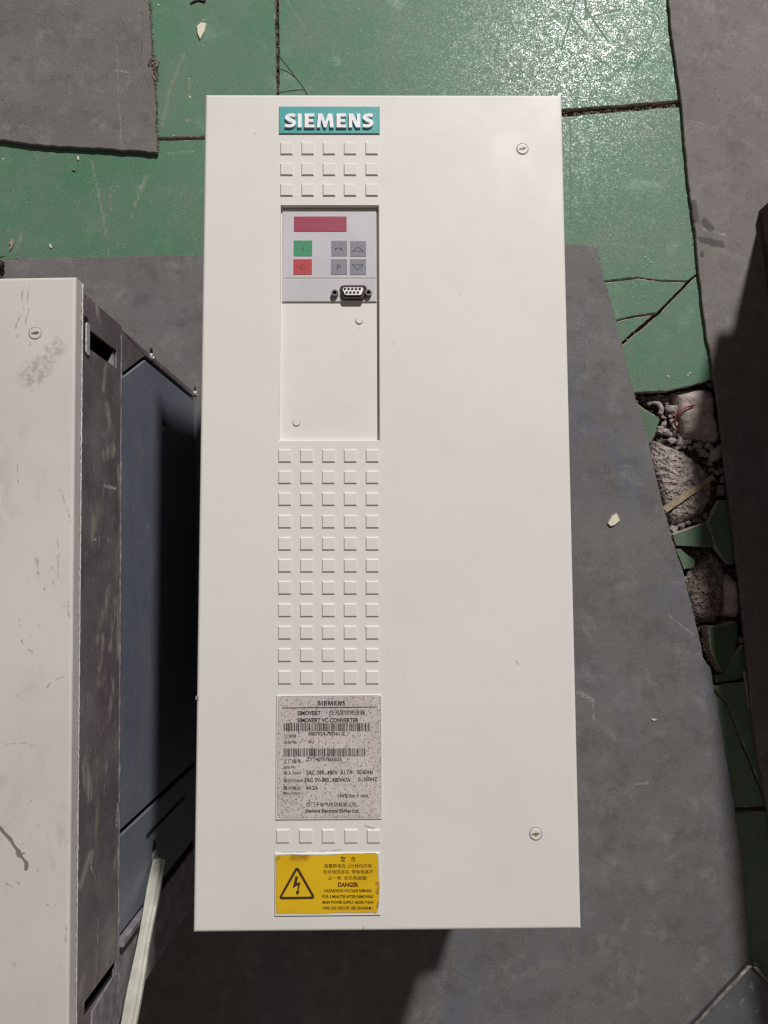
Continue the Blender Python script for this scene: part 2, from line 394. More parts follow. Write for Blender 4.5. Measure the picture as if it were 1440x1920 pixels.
def stone_mat(name, col, var, bs, bd, pores=False):
    m = NT(name, .9, spec=.2)
    base = m.mix(m.step(m.noise(70, 5, .7), .3, .7), tuple(c*(1-var) for c in col), tuple(c*(1+var) for c in col))
    if pores:
        p = m.step(m.voro(210, vec=m.warp(.004, 200)), .2, .5)
        base = m.mix(m.math('MULTIPLY', m.math('SUBTRACT', 1, p), .35), base, tuple(c*.55 for c in col))
        h = m.math('ADD', p, m.noise(bs, 5, .7)); m.bump(h, bd, 1)
    else: m.bump(m.noise(bs, 5, .65), bd, .8)
    m.color(base); return m.mat
CONC = stone_mat('pinkish_mortar', (.39,.33,.305), .3, 60, .005)
POROUS = stone_mat('porous_mortar', (.40,.34,.31), .25, 220, .003, True)
PEBBLE = stone_mat('grey_gravel', (.30,.265,.25), .45, 160, .0012)
GRIT = stone_mat('brown_mortar_grit', (.15,.122,.105), .5, 160, .001)
DARKSTONE = stone_mat('dark_mortar', (.23,.185,.165), .25, 150, .003, True)
WOOD = plain('dry_wood_splinter', (.30,.235,.15), .8, 0, .25, 200, .0004, 300)
REDWIRE = plain('red_wire_insulation', (.22,.018,.022), .4)
CHIP = plain('cream_chip', (.66,.61,.47), .7, 0, .12, 200)
def mat_rust():
    m = NT('rusty_brown_paint', .7, .1)
    base = m.mix(m.step(m.noise(30, 5, .7), .35, .7), (.075,.038,.026), (.15,.082,.055))
    base = m.mix(m.math('MULTIPLY', m.step(m.noise(14, 4, off=2), .5, .65), .6), base, (.05,.026,.02))
    m.color(base); m.bump(m.noise(200, 5, .7), .0008, .8); return m.mat
RUST = mat_rust()
def mat_greymetal():
    m = NT('stained_grey_metal', .55, .2)
    base = m.mix(m.step(m.noise(20, 4, .6), .3, .7), (.082,.087,.094), (.115,.120,.128))
    base = m.mix(m.math('MULTIPLY', m.step(m.noise(42, 4, .6, 1, off=3), .60, .72), .75), base, (.45,.45,.44))
    m.color(base); m.bump(m.noise(300, 4, .6), .0004, .7); return m.mat
GREYMETAL = mat_greymetal()
PVC = plain('yellowed_plastic_strip', (.50,.49,.425), .45, 0, .14, 60, .0003, 200)

# ------------------------------------------------------------------ polygon tools
def resample(poly, step, jit=0.0, seed=0, closed=True):
    rnd = random.Random(seed); out = []; n = len(poly)
    for i in range(n if closed else n-1):
        a = Vector(poly[i]); b = Vector(poly[(i+1) % n]); L = (b-a).length; k = max(1, int(L/step))
        nrm = Vector((-(b-a).y, (b-a).x)).normalized()
        for j in range(k):
            p = a+(b-a)*(j/k)
            if jit and j: p = p+nrm*(rnd.uniform(-1,1)*jit*.6+jit*1.2*noise.noise(Vector((p.x*60, p.y*60, seed))))
            out.append((p.x, p.y))
    return out
def area(poly): return .5*sum(poly[i][0]*poly[(i+1)%len(poly)][1]-poly[(i+1)%len(poly)][0]*poly[i][1] for i in range(len(poly)))
def inset(poly, d):
    if area(poly) < 0: poly = poly[::-1]
    n = len(poly); out = []
    for i in range(n):
        a = Vector(poly[i-1]); b = Vector(poly[i]); c = Vector(poly[(i+1)%n])
        e = (b-a).normalized()+(c-b).normalized()
        if e.length < 1e-6: out.append(tuple(b)); continue
        e.normalize(); out.append((b.x-e.y*d, b.y+e.x*d))
    return out
def slab(poly, z0, z1, bev=.0006, step=.006, jit=.0004, seed=0, clay=None, thr=.1):
    """a flat slab with an uneven, slightly broken edge; slot 0 = top, slot 1 = edge"""
    p = resample(poly, step, jit, seed)
    if area(p) < 0: p = p[::-1]
    q = inset(p, bev); mb = MB(); n = len(p)
    i0 = 0
    mb.v += [(x, y, z0) for x, y in p] + [(x, y, z1-bev*.8) for x, y in p] + [(x, y, z1) for x, y in q]
    for b in range(n):
        c = (b+1) % n
        mb.f.append((b, c, n+c, n+b)); mb.m.append(1)
        k = 1 if clay and noise.noise(Vector((p[b][0]*45, p[b][1]*45, seed))) > thr else 0
        mb.f.append((n+b, n+c, 2*n+c, 2*n+b)); mb.m.append(k)
    mb.f.append(tuple(range(2*n, 3*n))); mb.m.append(0)
    return mb
def center(pts): return (sum(p[0] for p in pts)/len(pts), sum(p[1] for p in pts)/len(pts))

# ------------------------------------------------------------------ floor (bed of mortar dirt with the tiles on it)
TZ = -.004                                     # tile top; felt sheets lie on it, their top is z = 0
pit = UX([(1185,690),(1350,690),(1375,1000),(1405,1290),(1330,1290),(1240,1000)], -.02)
def inpit(x, y):
    c = False; n = len(pit)
    for i in range(n):
        a = pit[i]; b = pit[i-1]
        if (a[1] > y) != (b[1] > y) and x < (b[0]-a[0])*(y-a[1])/(b[1]-a[1])+a[0]: c = not c
    return c
mb = MB(); rows = []
def axis(lo, hi, flo, fhi, st):
    a = [lo]; x = flo
    while x < fhi: a.append(x); x += st
    return a+[fhi, hi]
xs = [-3,-1.5,-.8] + [-.8+i*.016 for i in range(1, 68)] + [.285+i*.004 for i in range(50)] + [.5,.6,.8,1.5,3]
ys = [-3,-1.5,-.8] + [-.8+i*.016 for i in range(1, 31)] + [-.3+i*.004 for i in range(130)] + [.23+i*.006 for i in range(75)] + [.7,.8,1.5,3]
for y in ys:
    r = []
    for x in xs:
        n1 = noise.noise(Vector((x*40, y*40, 2)))*.5+noise.noise(Vector((x*110, y*110, 5)))*.35+noise.noise(Vector((x*260, y*260, 9)))*.2
        z = -.0135+n1*.006
        if inpit(x, y): z = -.034+n1*.016
        r.append((x, y, min(z, -.0085)))
    rows.append(r)
mb.grid(rows)
floor = build('floor', mb, DIRT, smooth=True); tag(floor, 'crumbled mortar bed carrying broken green floor tiles', None, None, 'structure')
tiles = [
  [(-900,-700),(508,-700),(515,0),(518,176),(520,254),(386,255),(295,257.5),(-900,266)],
  [(-900,274),(295,264),(386,261.5),(521,260),(528,640),(532,1020),(-900,1040)],
  [(519,-700),(1330,-760),(1305,184),(1278,188),(1053,205),(524,243)],
  [(524,262),(1053,219),(1278,200),(1308,198),(1331,505),(1311.5,509),(1289,526.5),(1240,525.5),(1195,519),(1140,526),(1060,535),(524,560)],
  [(524,562),(1060,537.5),(1140,529),(1195,522),(1240,528.2),(1286.5,529.5),(1231,587),(1222,587),(1190,591.5),(1158,599),(1050,630),(526,700)],
  [(1050,634),(1158,602.5),(1190,595),(1223,591),(1166,641),(1090,705),(1060,720)],
  [(1315,510),(1333,508),(1352,696),(1340,709),(1300,722),(1250,733),(1195,735),(1100,748),(530,1010),(528,705),(1046,634),(1056,726),(1092,709),(1171,643.5),(1235,590),(1293,529.5)],
  [(1120,752),(1192,755),(1238,786),(1231,805),(1226,820),(1213,838),(1130,850)],
  [(-900,1046),(532,1026),(540,1840),(-900,1850)],
  [(536,1020),(1100,860),(1180,850),(1270,1190),(1318,1286),(1330,1850),(546,1842)],
  [(1336,1288),(1398,1281),(1500,1272),(1500,1640),(1455,1550),(1424,1470),(1362,1318)],
  [(1336,1294),(1359,1319),(1421,1472),(1436,1512),(1340,1516)],
  [(1341,1526),(1520,1520),(1560,2500),(1345,2500)],
  [(-900,1858),(540,1850),(545,2500),(-900,2500)], [(548,1850),(1332,1858),(1338,2500),(553,2500)],
  [(1500,-760),(2400,-760),(2400,1200),(1520,1250)] ]
for i, t in enumerate(tiles):
    p = UX(t, TZ)
    mb = slab(p, TZ-.010, TZ, .0008, .006, .00055 if i not in (10,11,12) else .0004, i+1, True, -.05 if i in (4,5,6,7) else .22)
    build('tile', mb, [TILE_DUSTY if i in (7,10,11,12) else TILE, CLAY], floor)
# the same tiling goes on round the part that is built piece by piece
build('tile', slab(UX([(1530,1268),(2400,1212),(2400,2500),(1572,2500)], TZ), TZ-.010, TZ, .0008, .03, .0004, 40, True, .22), [TILE, CLAY], floor)
ring = UX([(-900,-700),(2400,2500)], TZ); lx, hx, ly, hy = ring[0][0]-.02, ring[1][0]+.06, ring[1][1]-.03, ring[0][1]+.06
def cuts(lo, hi): return [lo-2+i*.5 for i in range(4)]+[lo, lo+(hi-lo)*.25, lo+(hi-lo)*.5, lo+(hi-lo)*.75, hi]+[hi+.5+i*.5 for i in range(4)]
cx_, cy_ = cuts(lx, hx), cuts(ly, hy); g_ = .0025
for i in range(len(cx_)-1):
    for j in range(len(cy_)-1):
        if 4 <= i < 8 and 4 <= j < 8: continue
        q_ = [(cx_[i]+g_,cy_[j]+g_),(cx_[i+1]-g_,cy_[j]+g_),(cx_[i+1]-g_,cy_[j+1]-g_),(cx_[i]+g_,cy_[j+1]-g_)]
        build('tile', slab(q_, TZ-.010, TZ, .0008, .2, 0, 50+i*13+j), [TILE, CLAY], floor)
# corner of the tile at the top joint is cracked off
cr = [((520,101),(540,126)),((540,126),(556,147)),((556,147),(570,166)),((570,166),(577,180)),((521,128),(538,134)),((538,134),(554,145)),((545,170),(570,168)),((521,174),(545,170))]
mb = MB()
for a, b in cr:
    pa = U(*a, TZ+.0002); pb = U(*b, TZ+.0002); d = (pb-pa).normalized(); nn = Vector((-d.y, d.x, 0))*.0007
    mb.face([pa-nn, pb-nn*.8, pb+nn*.8, pa+nn])
build('crack', mb, DARK, floor)
# crumbs lying in the open joints
mb = MB(); rnd = random.Random(3)
def crumb(mb, c, r, m=0, rnd=rnd, flat=.6):
    vs = []
    for a, b, cc in ((1,0,0),(-1,0,0),(0,1,0),(0,-1,0),(0,0,1),(0,0,-1)):
        k = r*rnd.uniform(.55,1.25); vs.append((c[0]+a*k+rnd.uniform(-.2,.2)*r, c[1]+b*k+rnd.uniform(-.2,.2)*r, c[2]+cc*k*flat))
    i = len(mb.v); mb.v += vs
    for q in ((0,2,4),(2,1,4),(1,3,4),(3,0,4),(2,0,5),(1,2,5),(3,1,5),(0,3,5)): mb.f.append(tuple(i+k for k in q)); mb.m.append(m)
for k in range(260):
    t = rnd.random(); px = 1050+t*240; py = 214-t*20+rnd.uniform(-2,8)
    p = U(px, py, -.010); crumb(mb, (p.x, p.y, p.z+rnd.uniform(-.002,.002)), rnd.uniform(.0008,.0032))
for k in range(160):
    t = rnd.random(); p = U(516.5+t*5+rnd.uniform(-2,4), t*176, -.008); crumb(mb, (p.x, p.y, p.z), rnd.uniform(.0006,.002))
for k in range(40):
    p = U(rnd.uniform(300,386), rnd.uniform(259,263), -.008); crumb(mb, p, rnd.uniform(.0006,.0018))
tag(build('joint_rubble', mb, GRIT, floor), kind='stuff')

# ------------------------------------------------------------------ sheets covering the floor
def sheet(name, label, poly, z0, z1, mat, step=.006, jit=.0006, seed=0, smooth=False):
    p = UX(poly, z1); c = center(p)
    o = build(name, slab(p, z0, z1, .0008, step, jit, seed), [mat, mat], loc=(c[0], c[1], z0), smooth=False)
    return tag(o, label, 'floor sheet')
sheet('floor_sheet', 'large grey felt sheet with bluish stains under the two cabinets',
  [(-900,489),(0,486),(60,484),(200,481),(386,478),(1056,458),(1085,457),(1112,462),(1120,466),(1124,487),(1129,504),(1131,525),(1140,542),(1152,588),(1160,625),(1170,660),(1183,715),(1197,765),(1216,830),(1228,885),
   (1248,965),(1268,1035),(1282,1075),(1298,1140),(1312,1200),(1318,1232),(1331,1250),(1343,1310),(1358,1400),(1376,1500),(1392,1620),(1404,1760),(1415,1920),(1450,2600),(-900,2600)], TZ+.0003, 0, MID, .006, .0009, 4)
tl = sheet('floor_sheet', 'grey rubber sheet with a frayed right edge in the top left corner',
  [(-900,-800),(276,-800),(278,0),(281,40),(284,80),(282,110),(276,122),(286,132),(289,160),(292,200),(291,240),(295,286),(240,281),(150,276),(80,272),(40,267),(0,262),(-900,180)], TZ+.0008, .0028, TOPL, .005, .0009, 9)
rs = sheet('floor_sheet', 'brownish grey board sheet along the right side beside the rusty box',
  [(1254,-800),(1254,0),(1260,60),(1267,110),(1274,160),(1279,200),(1284,260),(1290,330),(1298,392),(1304,430),(1310,500),(1316,560),(1324,620),(1335,680),(1343,730),(1352,800),(1361,880),(1371,960),(1382,1050),(1392,1140),
   (1402,1240),(1410,1340),(1425,1440),(1446,1560),(1500,1800),(2300,1800),(2300,-800)], TZ+.0003, .0018, RIGHT, .006, .0008, 17)
# fluff and grit along the edges of the other two sheets
for sh, pts, zz in ((rs, [(1255,2),(1267,110),(1279,200),(1290,330),(1298,392),(1310,500),(1324,620),(1343,730)], .0010),
                    (bpy.data.objects['floor_sheet'], [(386,479),(200,482),(60,485),(2,487)], -.001),
                    (bpy.data.objects['floor_sheet'], [(1060,458),(1112,462),(1124,487),(1131,525),(1152,588),(1183,715),(1228,885),(1268,1035),(1298,1140),(1331,1250),(1358,1400),(1392,1620)], -.001)):
    mb = MB(); rnd = random.Random(int(zz*1e4)+len(pts))
    for k in range(260):
        i = rnd.randrange(len(pts)-1); t = rnd.random(); px = pts[i][0]+(pts[i+1][0]-pts[i][0])*t; py = pts[i][1]+(pts[i+1][1]-pts[i][1])*t
        p = U(px, py, zz-rnd.random()*.001); L = rnd.uniform(.0006,.0022); an = rnd.uniform(0, 6.28)
        q = p+Vector((math.cos(an)*L, math.sin(an)*L, rnd.uniform(-.0004,.0008))); mb.tube([p, (p+q)/2+Vector((0,0,.0003)), q], [.00042,.00036,.0002], 4, cap=False)
    tag(build('edge_fluff', mb, FRAY, sh), kind='stuff')
# frayed fibres of the left sheet's edge
mb = MB(); rnd = random.Random(5)
edge = [(279,0),(283,60),(283,110),(280,122),(288,135),(291,180),(292,230),(295,283)]
for k in range(420):
    i = rnd.randrange(len(edge)-1); t = rnd.random(); a = edge[i]; b = edge[i+1]
    px = a[0]+(b[0]-a[0])*t; py = a[1]+(b[1]-a[1])*t
    p = U(px-1, py, rnd.uniform(-.002,.0022)); L = rnd.uniform(.0012,.0058)*(1.6 if 95 < py < 150 else 1); an = rnd.uniform(-1.3,1.3)
    q = p+Vector((math.cos(an)*L, math.sin(an)*L, rnd.uniform(-.002,.001)))
    q.z = max(q.z, TZ+.0004); mid = (p+q)/2+Vector((0, rnd.uniform(-.001,.001), .0006))
    mb.tube([p, mid, q], [.0006,.0005,.0002], 4, cap=False)
for a, b, c in (((288,125),(294,112),(301,105)),((284,122),(292,118),(298,108)),((287,130),(294,124),(299,112)),((285,140),(291,150),(290,158))):
    mb.tube([U(*a,.002), U(*b,.004), U(*c,.001)], [.0013,.0011,.0004], 5)
tag(build('frayed_fibre', mb, FRAY, tl), kind='stuff')

# ------------------------------------------------------------------ lettering: flat print turned into thin real geometry
def text_bm(body, offset=0.0, extrude=0.0):
    cu = bpy.data.curves.new('print', 'FONT'); cu.body = body; cu.size = 1; cu.offset = offset; cu.resolution_u = 3; cu.extrude = extrude
    o = bpy.data.objects.new('print', cu); C.objects.link(o)
    dg = bpy.context.evaluated_depsgraph_get(); me = bpy.data.meshes.new_from_object(o.evaluated_get(dg))
    vs = [v.co.copy() for v in me.vertices]; fs = [tuple(p.vertices) for p in me.polygons]
    bpy.data.objects.remove(o); bpy.data.curves.remove(cu); bpy.data.meshes.remove(me)
    return vs, fs
def lettering(body, box, z, mat, parent, offset=.0, name='printed_line', dy=(0,0)):
    """box = px rectangle on the cover: left, top, right, bottom; the print is fitted to it"""
    vs, fs = text_bm(body, offset)
    if not vs: return
    a = U(box[0], box[3], z); b = U(box[2], box[1], z); ar = U(box[2], box[3], z); at = U(box[0], box[1], z)
    x0 = min(v.x for v in vs); x1 = max(v.x for v in vs); y0 = min(v.y for v in vs); y1 = max(v.y for v in vs)
    mb = MB()
    for v in vs:
        s = (v.x-x0)/(x1-x0); t = (v.y-y0)/(y1-y0)
        p = a+(ar-a)*s+(at-a)*t; mb.v.append((p.x, p.y, z))
    mb.f = fs; mb.m = [0]*len(fs)
    return build(name, mb, mat, parent, fix=False)

# ------------------------------------------------------------------ middle converter cabinet
H = .35
c0 = U(386,176,H); c1 = U(1052,179,H); c2 = U(1089,1745,H); c3 = U(364,1749,H)
X0 = -.1352; X1 = .1352; Y1 = .3055; Y0 = -.3048
main = thing('converter_cabinet', 'clean cream inverter cabinet with teal nameplate, key panel and yellow warning sticker, in the middle', 'electrical cabinet', ((X0+X1)/2, (Y0+Y1)/2, 0))
# front cover: a shallow tray with rolled edges and one recess
rx0 = U(523.5,600,H).x; rx1 = U(712,600,H).x; ry1 = U(617,384.5,H).y; ry0 = U(617,827,H).y
RD = .0046
mb = MB()
def rect(i, z): return [(X0+i,Y0+i,z),(X1-i,Y0+i,z),(X1-i,Y1-i,z),(X0+i,Y1-i,z)]
r_ = .0022; prof = [(0, H-.024), (0, H-r_)] + [(r_*(1-math.cos(a)), H-r_*(1-math.sin(a))) for a in (math.pi/8, math.pi/4, 3*math.pi/8, math.pi/2)]
mb.rings([rect(i, z) for i, z in prof], cap=False)
o4 = rect(r_, H); e = .0005
h4 = [(rx0,ry0,H),(rx1,ry0,H),(rx1,ry1,H),(rx0,ry1,H)]; h5 = [(rx0+e,ry0+e,H-e),(rx1-e,ry0+e,H-e),(rx1-e,ry1-e,H-e),(rx0+e,ry1-e,H-e)]; h6 = [(x,y,H-RD) for x,y,_ in h5]
for i in range(4):
    j = (i+1) % 4
    mb.face([o4[i], o4[j], h4[j], h4[i]]); mb.face([h4[i], h4[j], h5[j], h5[i]]); mb.face([h5[i], h5[j], h6[j], h6[i]])
mb.face(h6)
cover = build('front_cover', mb, CREAM, main)
# housing under the cover: wide base, narrower upper body
mb = MB(); mb.box(X0+.002, Y0+.004, .002, X1-.006, Y1-.002, .20); build('lower_housing', mb, DSTEEL, main)
mb = MB(); mb.box(X0+.0015, Y0+.012, .20, X1-.022, Y1-.0015, H-.012); build('upper_housing', mb, DSTEEL, main)
# raised squares: five columns, nineteen rows
sq = MB(); s2 = .0051
sq.frustum(-s2,-s2,s2,s2,-.0002,.0011,.0011)
sqm = None
cols_top = [537.5, 577, 617, 656.5, 697]; cols_mid = [534, 575, 616, 657, 698]
rows_px = [(279.5,0),(318.5,0),(357,0)] + [(855,1),(895,1),(936,1),(978,1),(1019.5,1),(1060.5,1),(1102,1),(1144,1),(1186,1),(1228,1),(1270,1)] + [(1567.5,2)]
colx = [-.0676,-.0521,-.0366,-.0211,-.0055]
for ry, k in rows_px:
    cs = cols_top if k == 0 else (cols_mid if k == 1 else [530.5,573.5,616,658.5,700.5])
    for cx in cs:
        p = U(cx, ry, H)
        if sqm is None:
            o = build('raised_square', sq, CREAM, None); sqm = o.data
        else:
            o = bpy.data.objects.new('raised_square', sqm); C.objects.link(o)
        o.parent = cover; o.location = (p.x-main.location.x, p.y-main.location.y, H)
# nameplate with seven raised letters
def facebox(l, t, r, b, z=H):
    a = U(l, b, z); c = U(r, t, z); return a.x, a.y, c.x, c.y
x0, y0, x1, y1 = facebox(523.5,201,711,251.5)
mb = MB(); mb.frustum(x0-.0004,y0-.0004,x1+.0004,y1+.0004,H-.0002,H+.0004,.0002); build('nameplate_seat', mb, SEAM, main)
mb = MB(); mb.frustum(x0,y0,x1,y1,H+.0003,H+.0010,.0002); plate = build('nameplate', mb, TEAL, main)
def stroke(path, wds):
    L = []; Rr = []
    for i, p in enumerate(path):
        a = Vector(path[max(0,i-1)]); b = Vector(path[min(len(path)-1,i+1)]); d = (b-a).normalized(); n = Vector((-d.y, d.x))
        L.append(Vector(p)+n*wds[i]/2); Rr.append(Vector(p)-n*wds[i]/2)
    return L+Rr[::-1]
def letter(ch):                                # unit height 1, returns outline and width
    if ch == 'I': return [(0,0),(.29,0),(.29,1),(0,1)], .29
    if ch == 'E': return [(0,0),(.72,0),(.70,.20),(.28,.20),(.28,.41),(.63,.41),(.63,.60),(.28,.60),(.28,.80),(.69,.80),(.71,1),(0,1)], .72
    if ch == 'M': return [(0,0),(.25,0),(.31,.62),(.52,0),(.68,0),(.90,.62),(.95,0),(1.22,0),(1.12,1),(.82,1),(.61,.36),(.41,1),(.10,1)], 1.22
    if ch == 'N': return [(0,0),(.24,0),(.24,.58),(.52,0),(.82,0),(.82,1),(.58,1),(.58,.42),(.30,1),(0,1)], .82
    pts = []; ws = []
    for k in range(25):
        t = k/24
        if t < .5:
            a = R(38)+(t/.5)*R(232); x = .40+.265*math.cos(a)*(1.0); y = .735+.165*math.sin(a)
        else:
            a = R(90)-((t-.5)/.5)*R(232); x = .37+.265*math.cos(a); y = .265+.165*math.sin(a)
        pts.append((x, y))
    key = [(.70,.86),(.55,.895),(.40,.895),(.25,.865),(.165,.78),(.165,.69),(.24,.61),(.38,.535),(.53,.465),(.62,.38),(.62,.27),(.54,.165),(.39,.105),(.22,.105),(.05,.15)]
    pts = []
    for i in range(len(key)-1):
        p0 = Vector(key[max(0,i-1)]); p1 = Vector(key[i]); p2 = Vector(key[i+1]); p3 = Vector(key[min(len(key)-1,i+2)])
        for j in range(3):
            t = j/3
            pts.append(tuple(.5*((2*p1)+(p2-p0)*t+(2*p0-5*p1+4*p2-p3)*t*t+(3*p1-p0-3*p2+p3)*t**3)))
    pts.append(key[-1]); n = len(pts); ws = [.205+.055*math.exp(-((i/(n-1)-.5)/.2)**2) for i in range(n)]
    return [tuple(p) for p in stroke(pts, ws)], .75
LZ = H+.0010
boxes = [('S',533.5,555),('I',558,565.5),('E',571,590),('M',594,625.5),('E',631,649.5),('N',654,675.5),('S',680,700)]
ly0 = 237.8; ly1 = 212
for ch, l, r in boxes:
    ol, wd = letter(ch)
    xs_ = [p[0] for p in ol]; ys_ = [p[1] for p in ol]
    a = U(l, ly0, LZ+.0022); b = U(r, ly1, LZ+.0022); sk = (U(r, ly0, LZ+.0022).y-a.y)/(b.x-a.x)
    P = []
    for x, y in ol:
        sx = (x-min(xs_))/(max(xs_)-min(xs_)); sy = (y-min(ys_))/(max(ys_)-min(ys_))
        P.append((a.x+(b.x-a.x)*sx, a.y+(b.y-a.y)*sy))
    if area(P) < 0: P = P[::-1]
    mb = MB(); mb.rings([[(x,y,LZ-.0001) for x,y in P], [(x,y,LZ+.0017) for x,y in P]])
    build('letter', mb, LETTER, plate)
# operator key panel
PZ = H-RD
x0, y0, x1, y1 = facebox(528.5,393,706,567.5,PZ)
mb = MB(); mb.frustum(x0,y0,x1,y1,PZ-.0001,PZ+.0010,.0003); panel = build('key_panel', mb, [PANELSIDE], main)
x0, y0, x1, y1 = facebox(530.5,397,704.5,521.5,PZ+.0010)
KZ = PZ+.0014
mb = MB(); mb.frustum(x0,y0,x1,y1,PZ+.0008,KZ,.0001); build('key_foil', mb, PANEL, panel)
x0, y0, x1, y1 = facebox(530,523.5,704.5,565.5,PZ+.0010)
mb = MB(); mb.frustum(x0,y0,x1,y1,PZ+.0008,PZ+.0013,.0001); build('connector_plate', mb, PANEL, panel)
x0, y0, x1, y1 = facebox(551,406,650,434.5,KZ)
mb = MB(); mb.frustum(x0,y0,x1,y1,KZ-.0001,KZ+.0003,.0001); build('display', mb, MAROON, panel)
for l, t, r, b, mt, lab in ((550.5,451,585.5,480.5,GREEN,'green key with a bar'),(550,486,585,515,RED,'red key with a ring'),(621,451.5,651,480.5,GREYKEY,'grey key with a curved arrow'),
        (656.5,452,686.5,481,GREYKEY,'grey key with an upward triangle'),(620.5,486,651,515,GREYKEY,'grey key with the letter P'),(656,486,686.5,515.5,GREYKEY,'grey key with a downward triangle')):
    x0, y0, x1, y1 = facebox(l,t,r,b,KZ); mb = MB(); mb.frustum(x0,y0,x1,y1,KZ-.0001,KZ+.0003,.0001)
    o = build('key', mb, mt, panel); o['label'] = lab
SZ = KZ+.0004
def line_mark(name, paths, wd, mat, parent, z=SZ):
    mb = MB()
    for path in paths:
        for (a, b) in zip(path[:-1], path[1:]):
            pa = U(*a, z); pb = U(*b, z); d = (pb-pa).normalized(); n = Vector((-d.y,d.x,0))*wd/2
            mb.face([pa-n, pb-n, pb+n, pa+n])
    return build(name, mb, mat, parent, fix=False)
line_mark('key_symbol', [[(568.5,461),(567.5,470)]], .0006, KEYINK, panel)
line_mark('key_symbol', [[(567.5+4.2*math.cos(k*math.pi/8), 500.5+4.2*math.sin(k*math.pi/8)) for k in range(17)]], .0005, KEYINK, panel)
line_mark('key_symbol', [[(629,469),(630,466),(635,464.5),(640,466),(641.5,469)],[(629,469),(631.5,468)],[(641.5,469),(639.5,467.5)],[(629,469),(629,465.5)]], .0006, KEYINK, panel)
line_mark('key_symbol', [[(661,471),(671.5,462.5),(681.5,471.5),(661,471)]], .0005, KEYINK, panel)
line_mark('key_symbol', [[(660.5,496.5),(681,496.5),(671,506.5),(660.5,496.5)]], .0005, KEYINK, panel)
lettering('P', (632,496,639,505), SZ, KEYINK, panel, .01, 'key_symbol')
# nine-hole socket
DZ = PZ+.0013
def dshape(l, t, r, b, z, rad=.0012, slant=.0012):
    a = U(l,b,z); c = U(r,t,z); P = []
    for cx, cy, a0 in ((c.x-rad,c.y-rad,0),(a.x+rad,c.y-rad,90),(a.x+slant+rad,a.y+rad,180),(c.x-slant-rad,a.y+rad,270)):
        for k in range(5):
            an = R(a0+k*22.5); P.append((cx+rad*math.cos(an), cy+rad*math.sin(an)))
    return P
mb = MB(); P = dshape(637,535.5,688,562.5,DZ,.003,.0016); mb.rings([[(x,y,DZ-.0001) for x,y in P],[(x,y,DZ+.0008) for x,y in P]]); flange = build('socket_flange', mb, DSUBSHELL, panel)
P = dshape(639.5,537,685.5,558,DZ+.005,.0018,.0012); Q = dshape(640.8,538,684,556.5,DZ+.005,.0016,.0012)
mb = MB(); mb.rings([[(x,y,DZ) for x,y in P],[(x,y,DZ+.0036) for x,y in P],[(x,y,DZ+.0036) for x,y in Q],[(x,y,DZ+.0026) for x,y in Q]]); build('socket_shell', mb, DSUBSHELL, panel)
P = dshape(642.5,538.8,681.5,553,DZ+.0038,.0016,.0012); mb = MB(); mb.rings([[(x,y,DZ+.002) for x,y in P],[(x,y,DZ+.0039) for x,y in P]]); face = build('socket_face', mb, DSUBWHITE, panel)
hm = MB(); hm.disc((0,0), .00095, -.0001, .00025, 12, .00005)
hole = None
for k in range(9):
    p = U(646.5+k*7.0, 541.8, DZ+.0039) if k < 5 else U(650+(k-5)*7.0, 548.5, DZ+.0039)
    if hole is None: o = build('pin_hole', hm, DARK, None); hole = o.data
    else: o = bpy.data.objects.new('pin_hole', hole); C.objects.link(o)
    o.parent = panel; o.location = (p.x-main.location.x, p.y-main.location.y, DZ+.0039)
for px, py in ((627.5,547),(690.8,546.5)):
    p = U(px, py, DZ+.005); mb = MB()
    def hexr(r, z, n=12): return [(p.x+r*math.cos(2*math.pi*k/n), p.y+r*math.sin(2*math.pi*k/n), z) for k in range(n)]
    mb.rings([hexr(.0026,DZ-.0001),hexr(.0026,DZ+.0032),hexr(.0023,DZ+.0036),hexr(.0015,DZ+.0036),hexr(.0013,DZ+.001)], cap=True)
    o = build('screw_post', mb, [POST, DARK], panel)
    o.data.polygons[-1].material_index = 1
    for f in o.data.polygons:
        if len(f.vertices) > 4: f.material_index = 1
# round caps on the recess cover, cover screws
def ring_cap(name, px, py, r, z, top, mat, parent, ringmat=SEAM):
    p = U(px, py, z); o = None
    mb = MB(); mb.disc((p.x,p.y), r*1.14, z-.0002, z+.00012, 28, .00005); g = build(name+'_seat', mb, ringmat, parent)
    mb = MB(); mb.disc((p.x,p.y), r, z, z+top, 28, .0004); return build(name, mb, mat, parent, smooth=False)
ring_cap('push_cap', 673.5,601.5,.0026,PZ,.0009,CREAM,main); ring_cap('push_cap', 556,792.5,.0026,PZ,.0009,CREAM,main)
def cover_screw(px, py, z, parent, mat, seed, r=.0041, chip=CHIPBROWN):
    o = ring_cap('cover_screw', px, py, r, z, .0006, mat, parent, SEAM)
    rnd = random.Random(seed); p = U(px, py, z); P = []
    for k in range(16):
        a = 2*math.pi*k/16; P.append((p.x+.0030*math.cos(a)*rnd.uniform(.8,1.1), p.y+.0012*math.sin(a)*rnd.uniform(.45,1.4)+.0003*math.cos(a)))
    mb = MB(); mb.rings([[(x,y,z+.0005) for x,y in P],[(x,y,z+.00075) for x,y in P]]); build('screw_slot', mb, chip, o)
cover_screw(979.5,279.5,H,main,CREAM,1); cover_screw(1004.5,1563.5,H,main,CREAM,2)
# small notch on the left edge
p = U(374,1307,H-.004); mb = MB(); mb.box(X0-.0006,p.y-.0012,H-.010,X0+.0016,p.y+.0012,H+.0003); build('edge_nick', mb, SEAM, main)

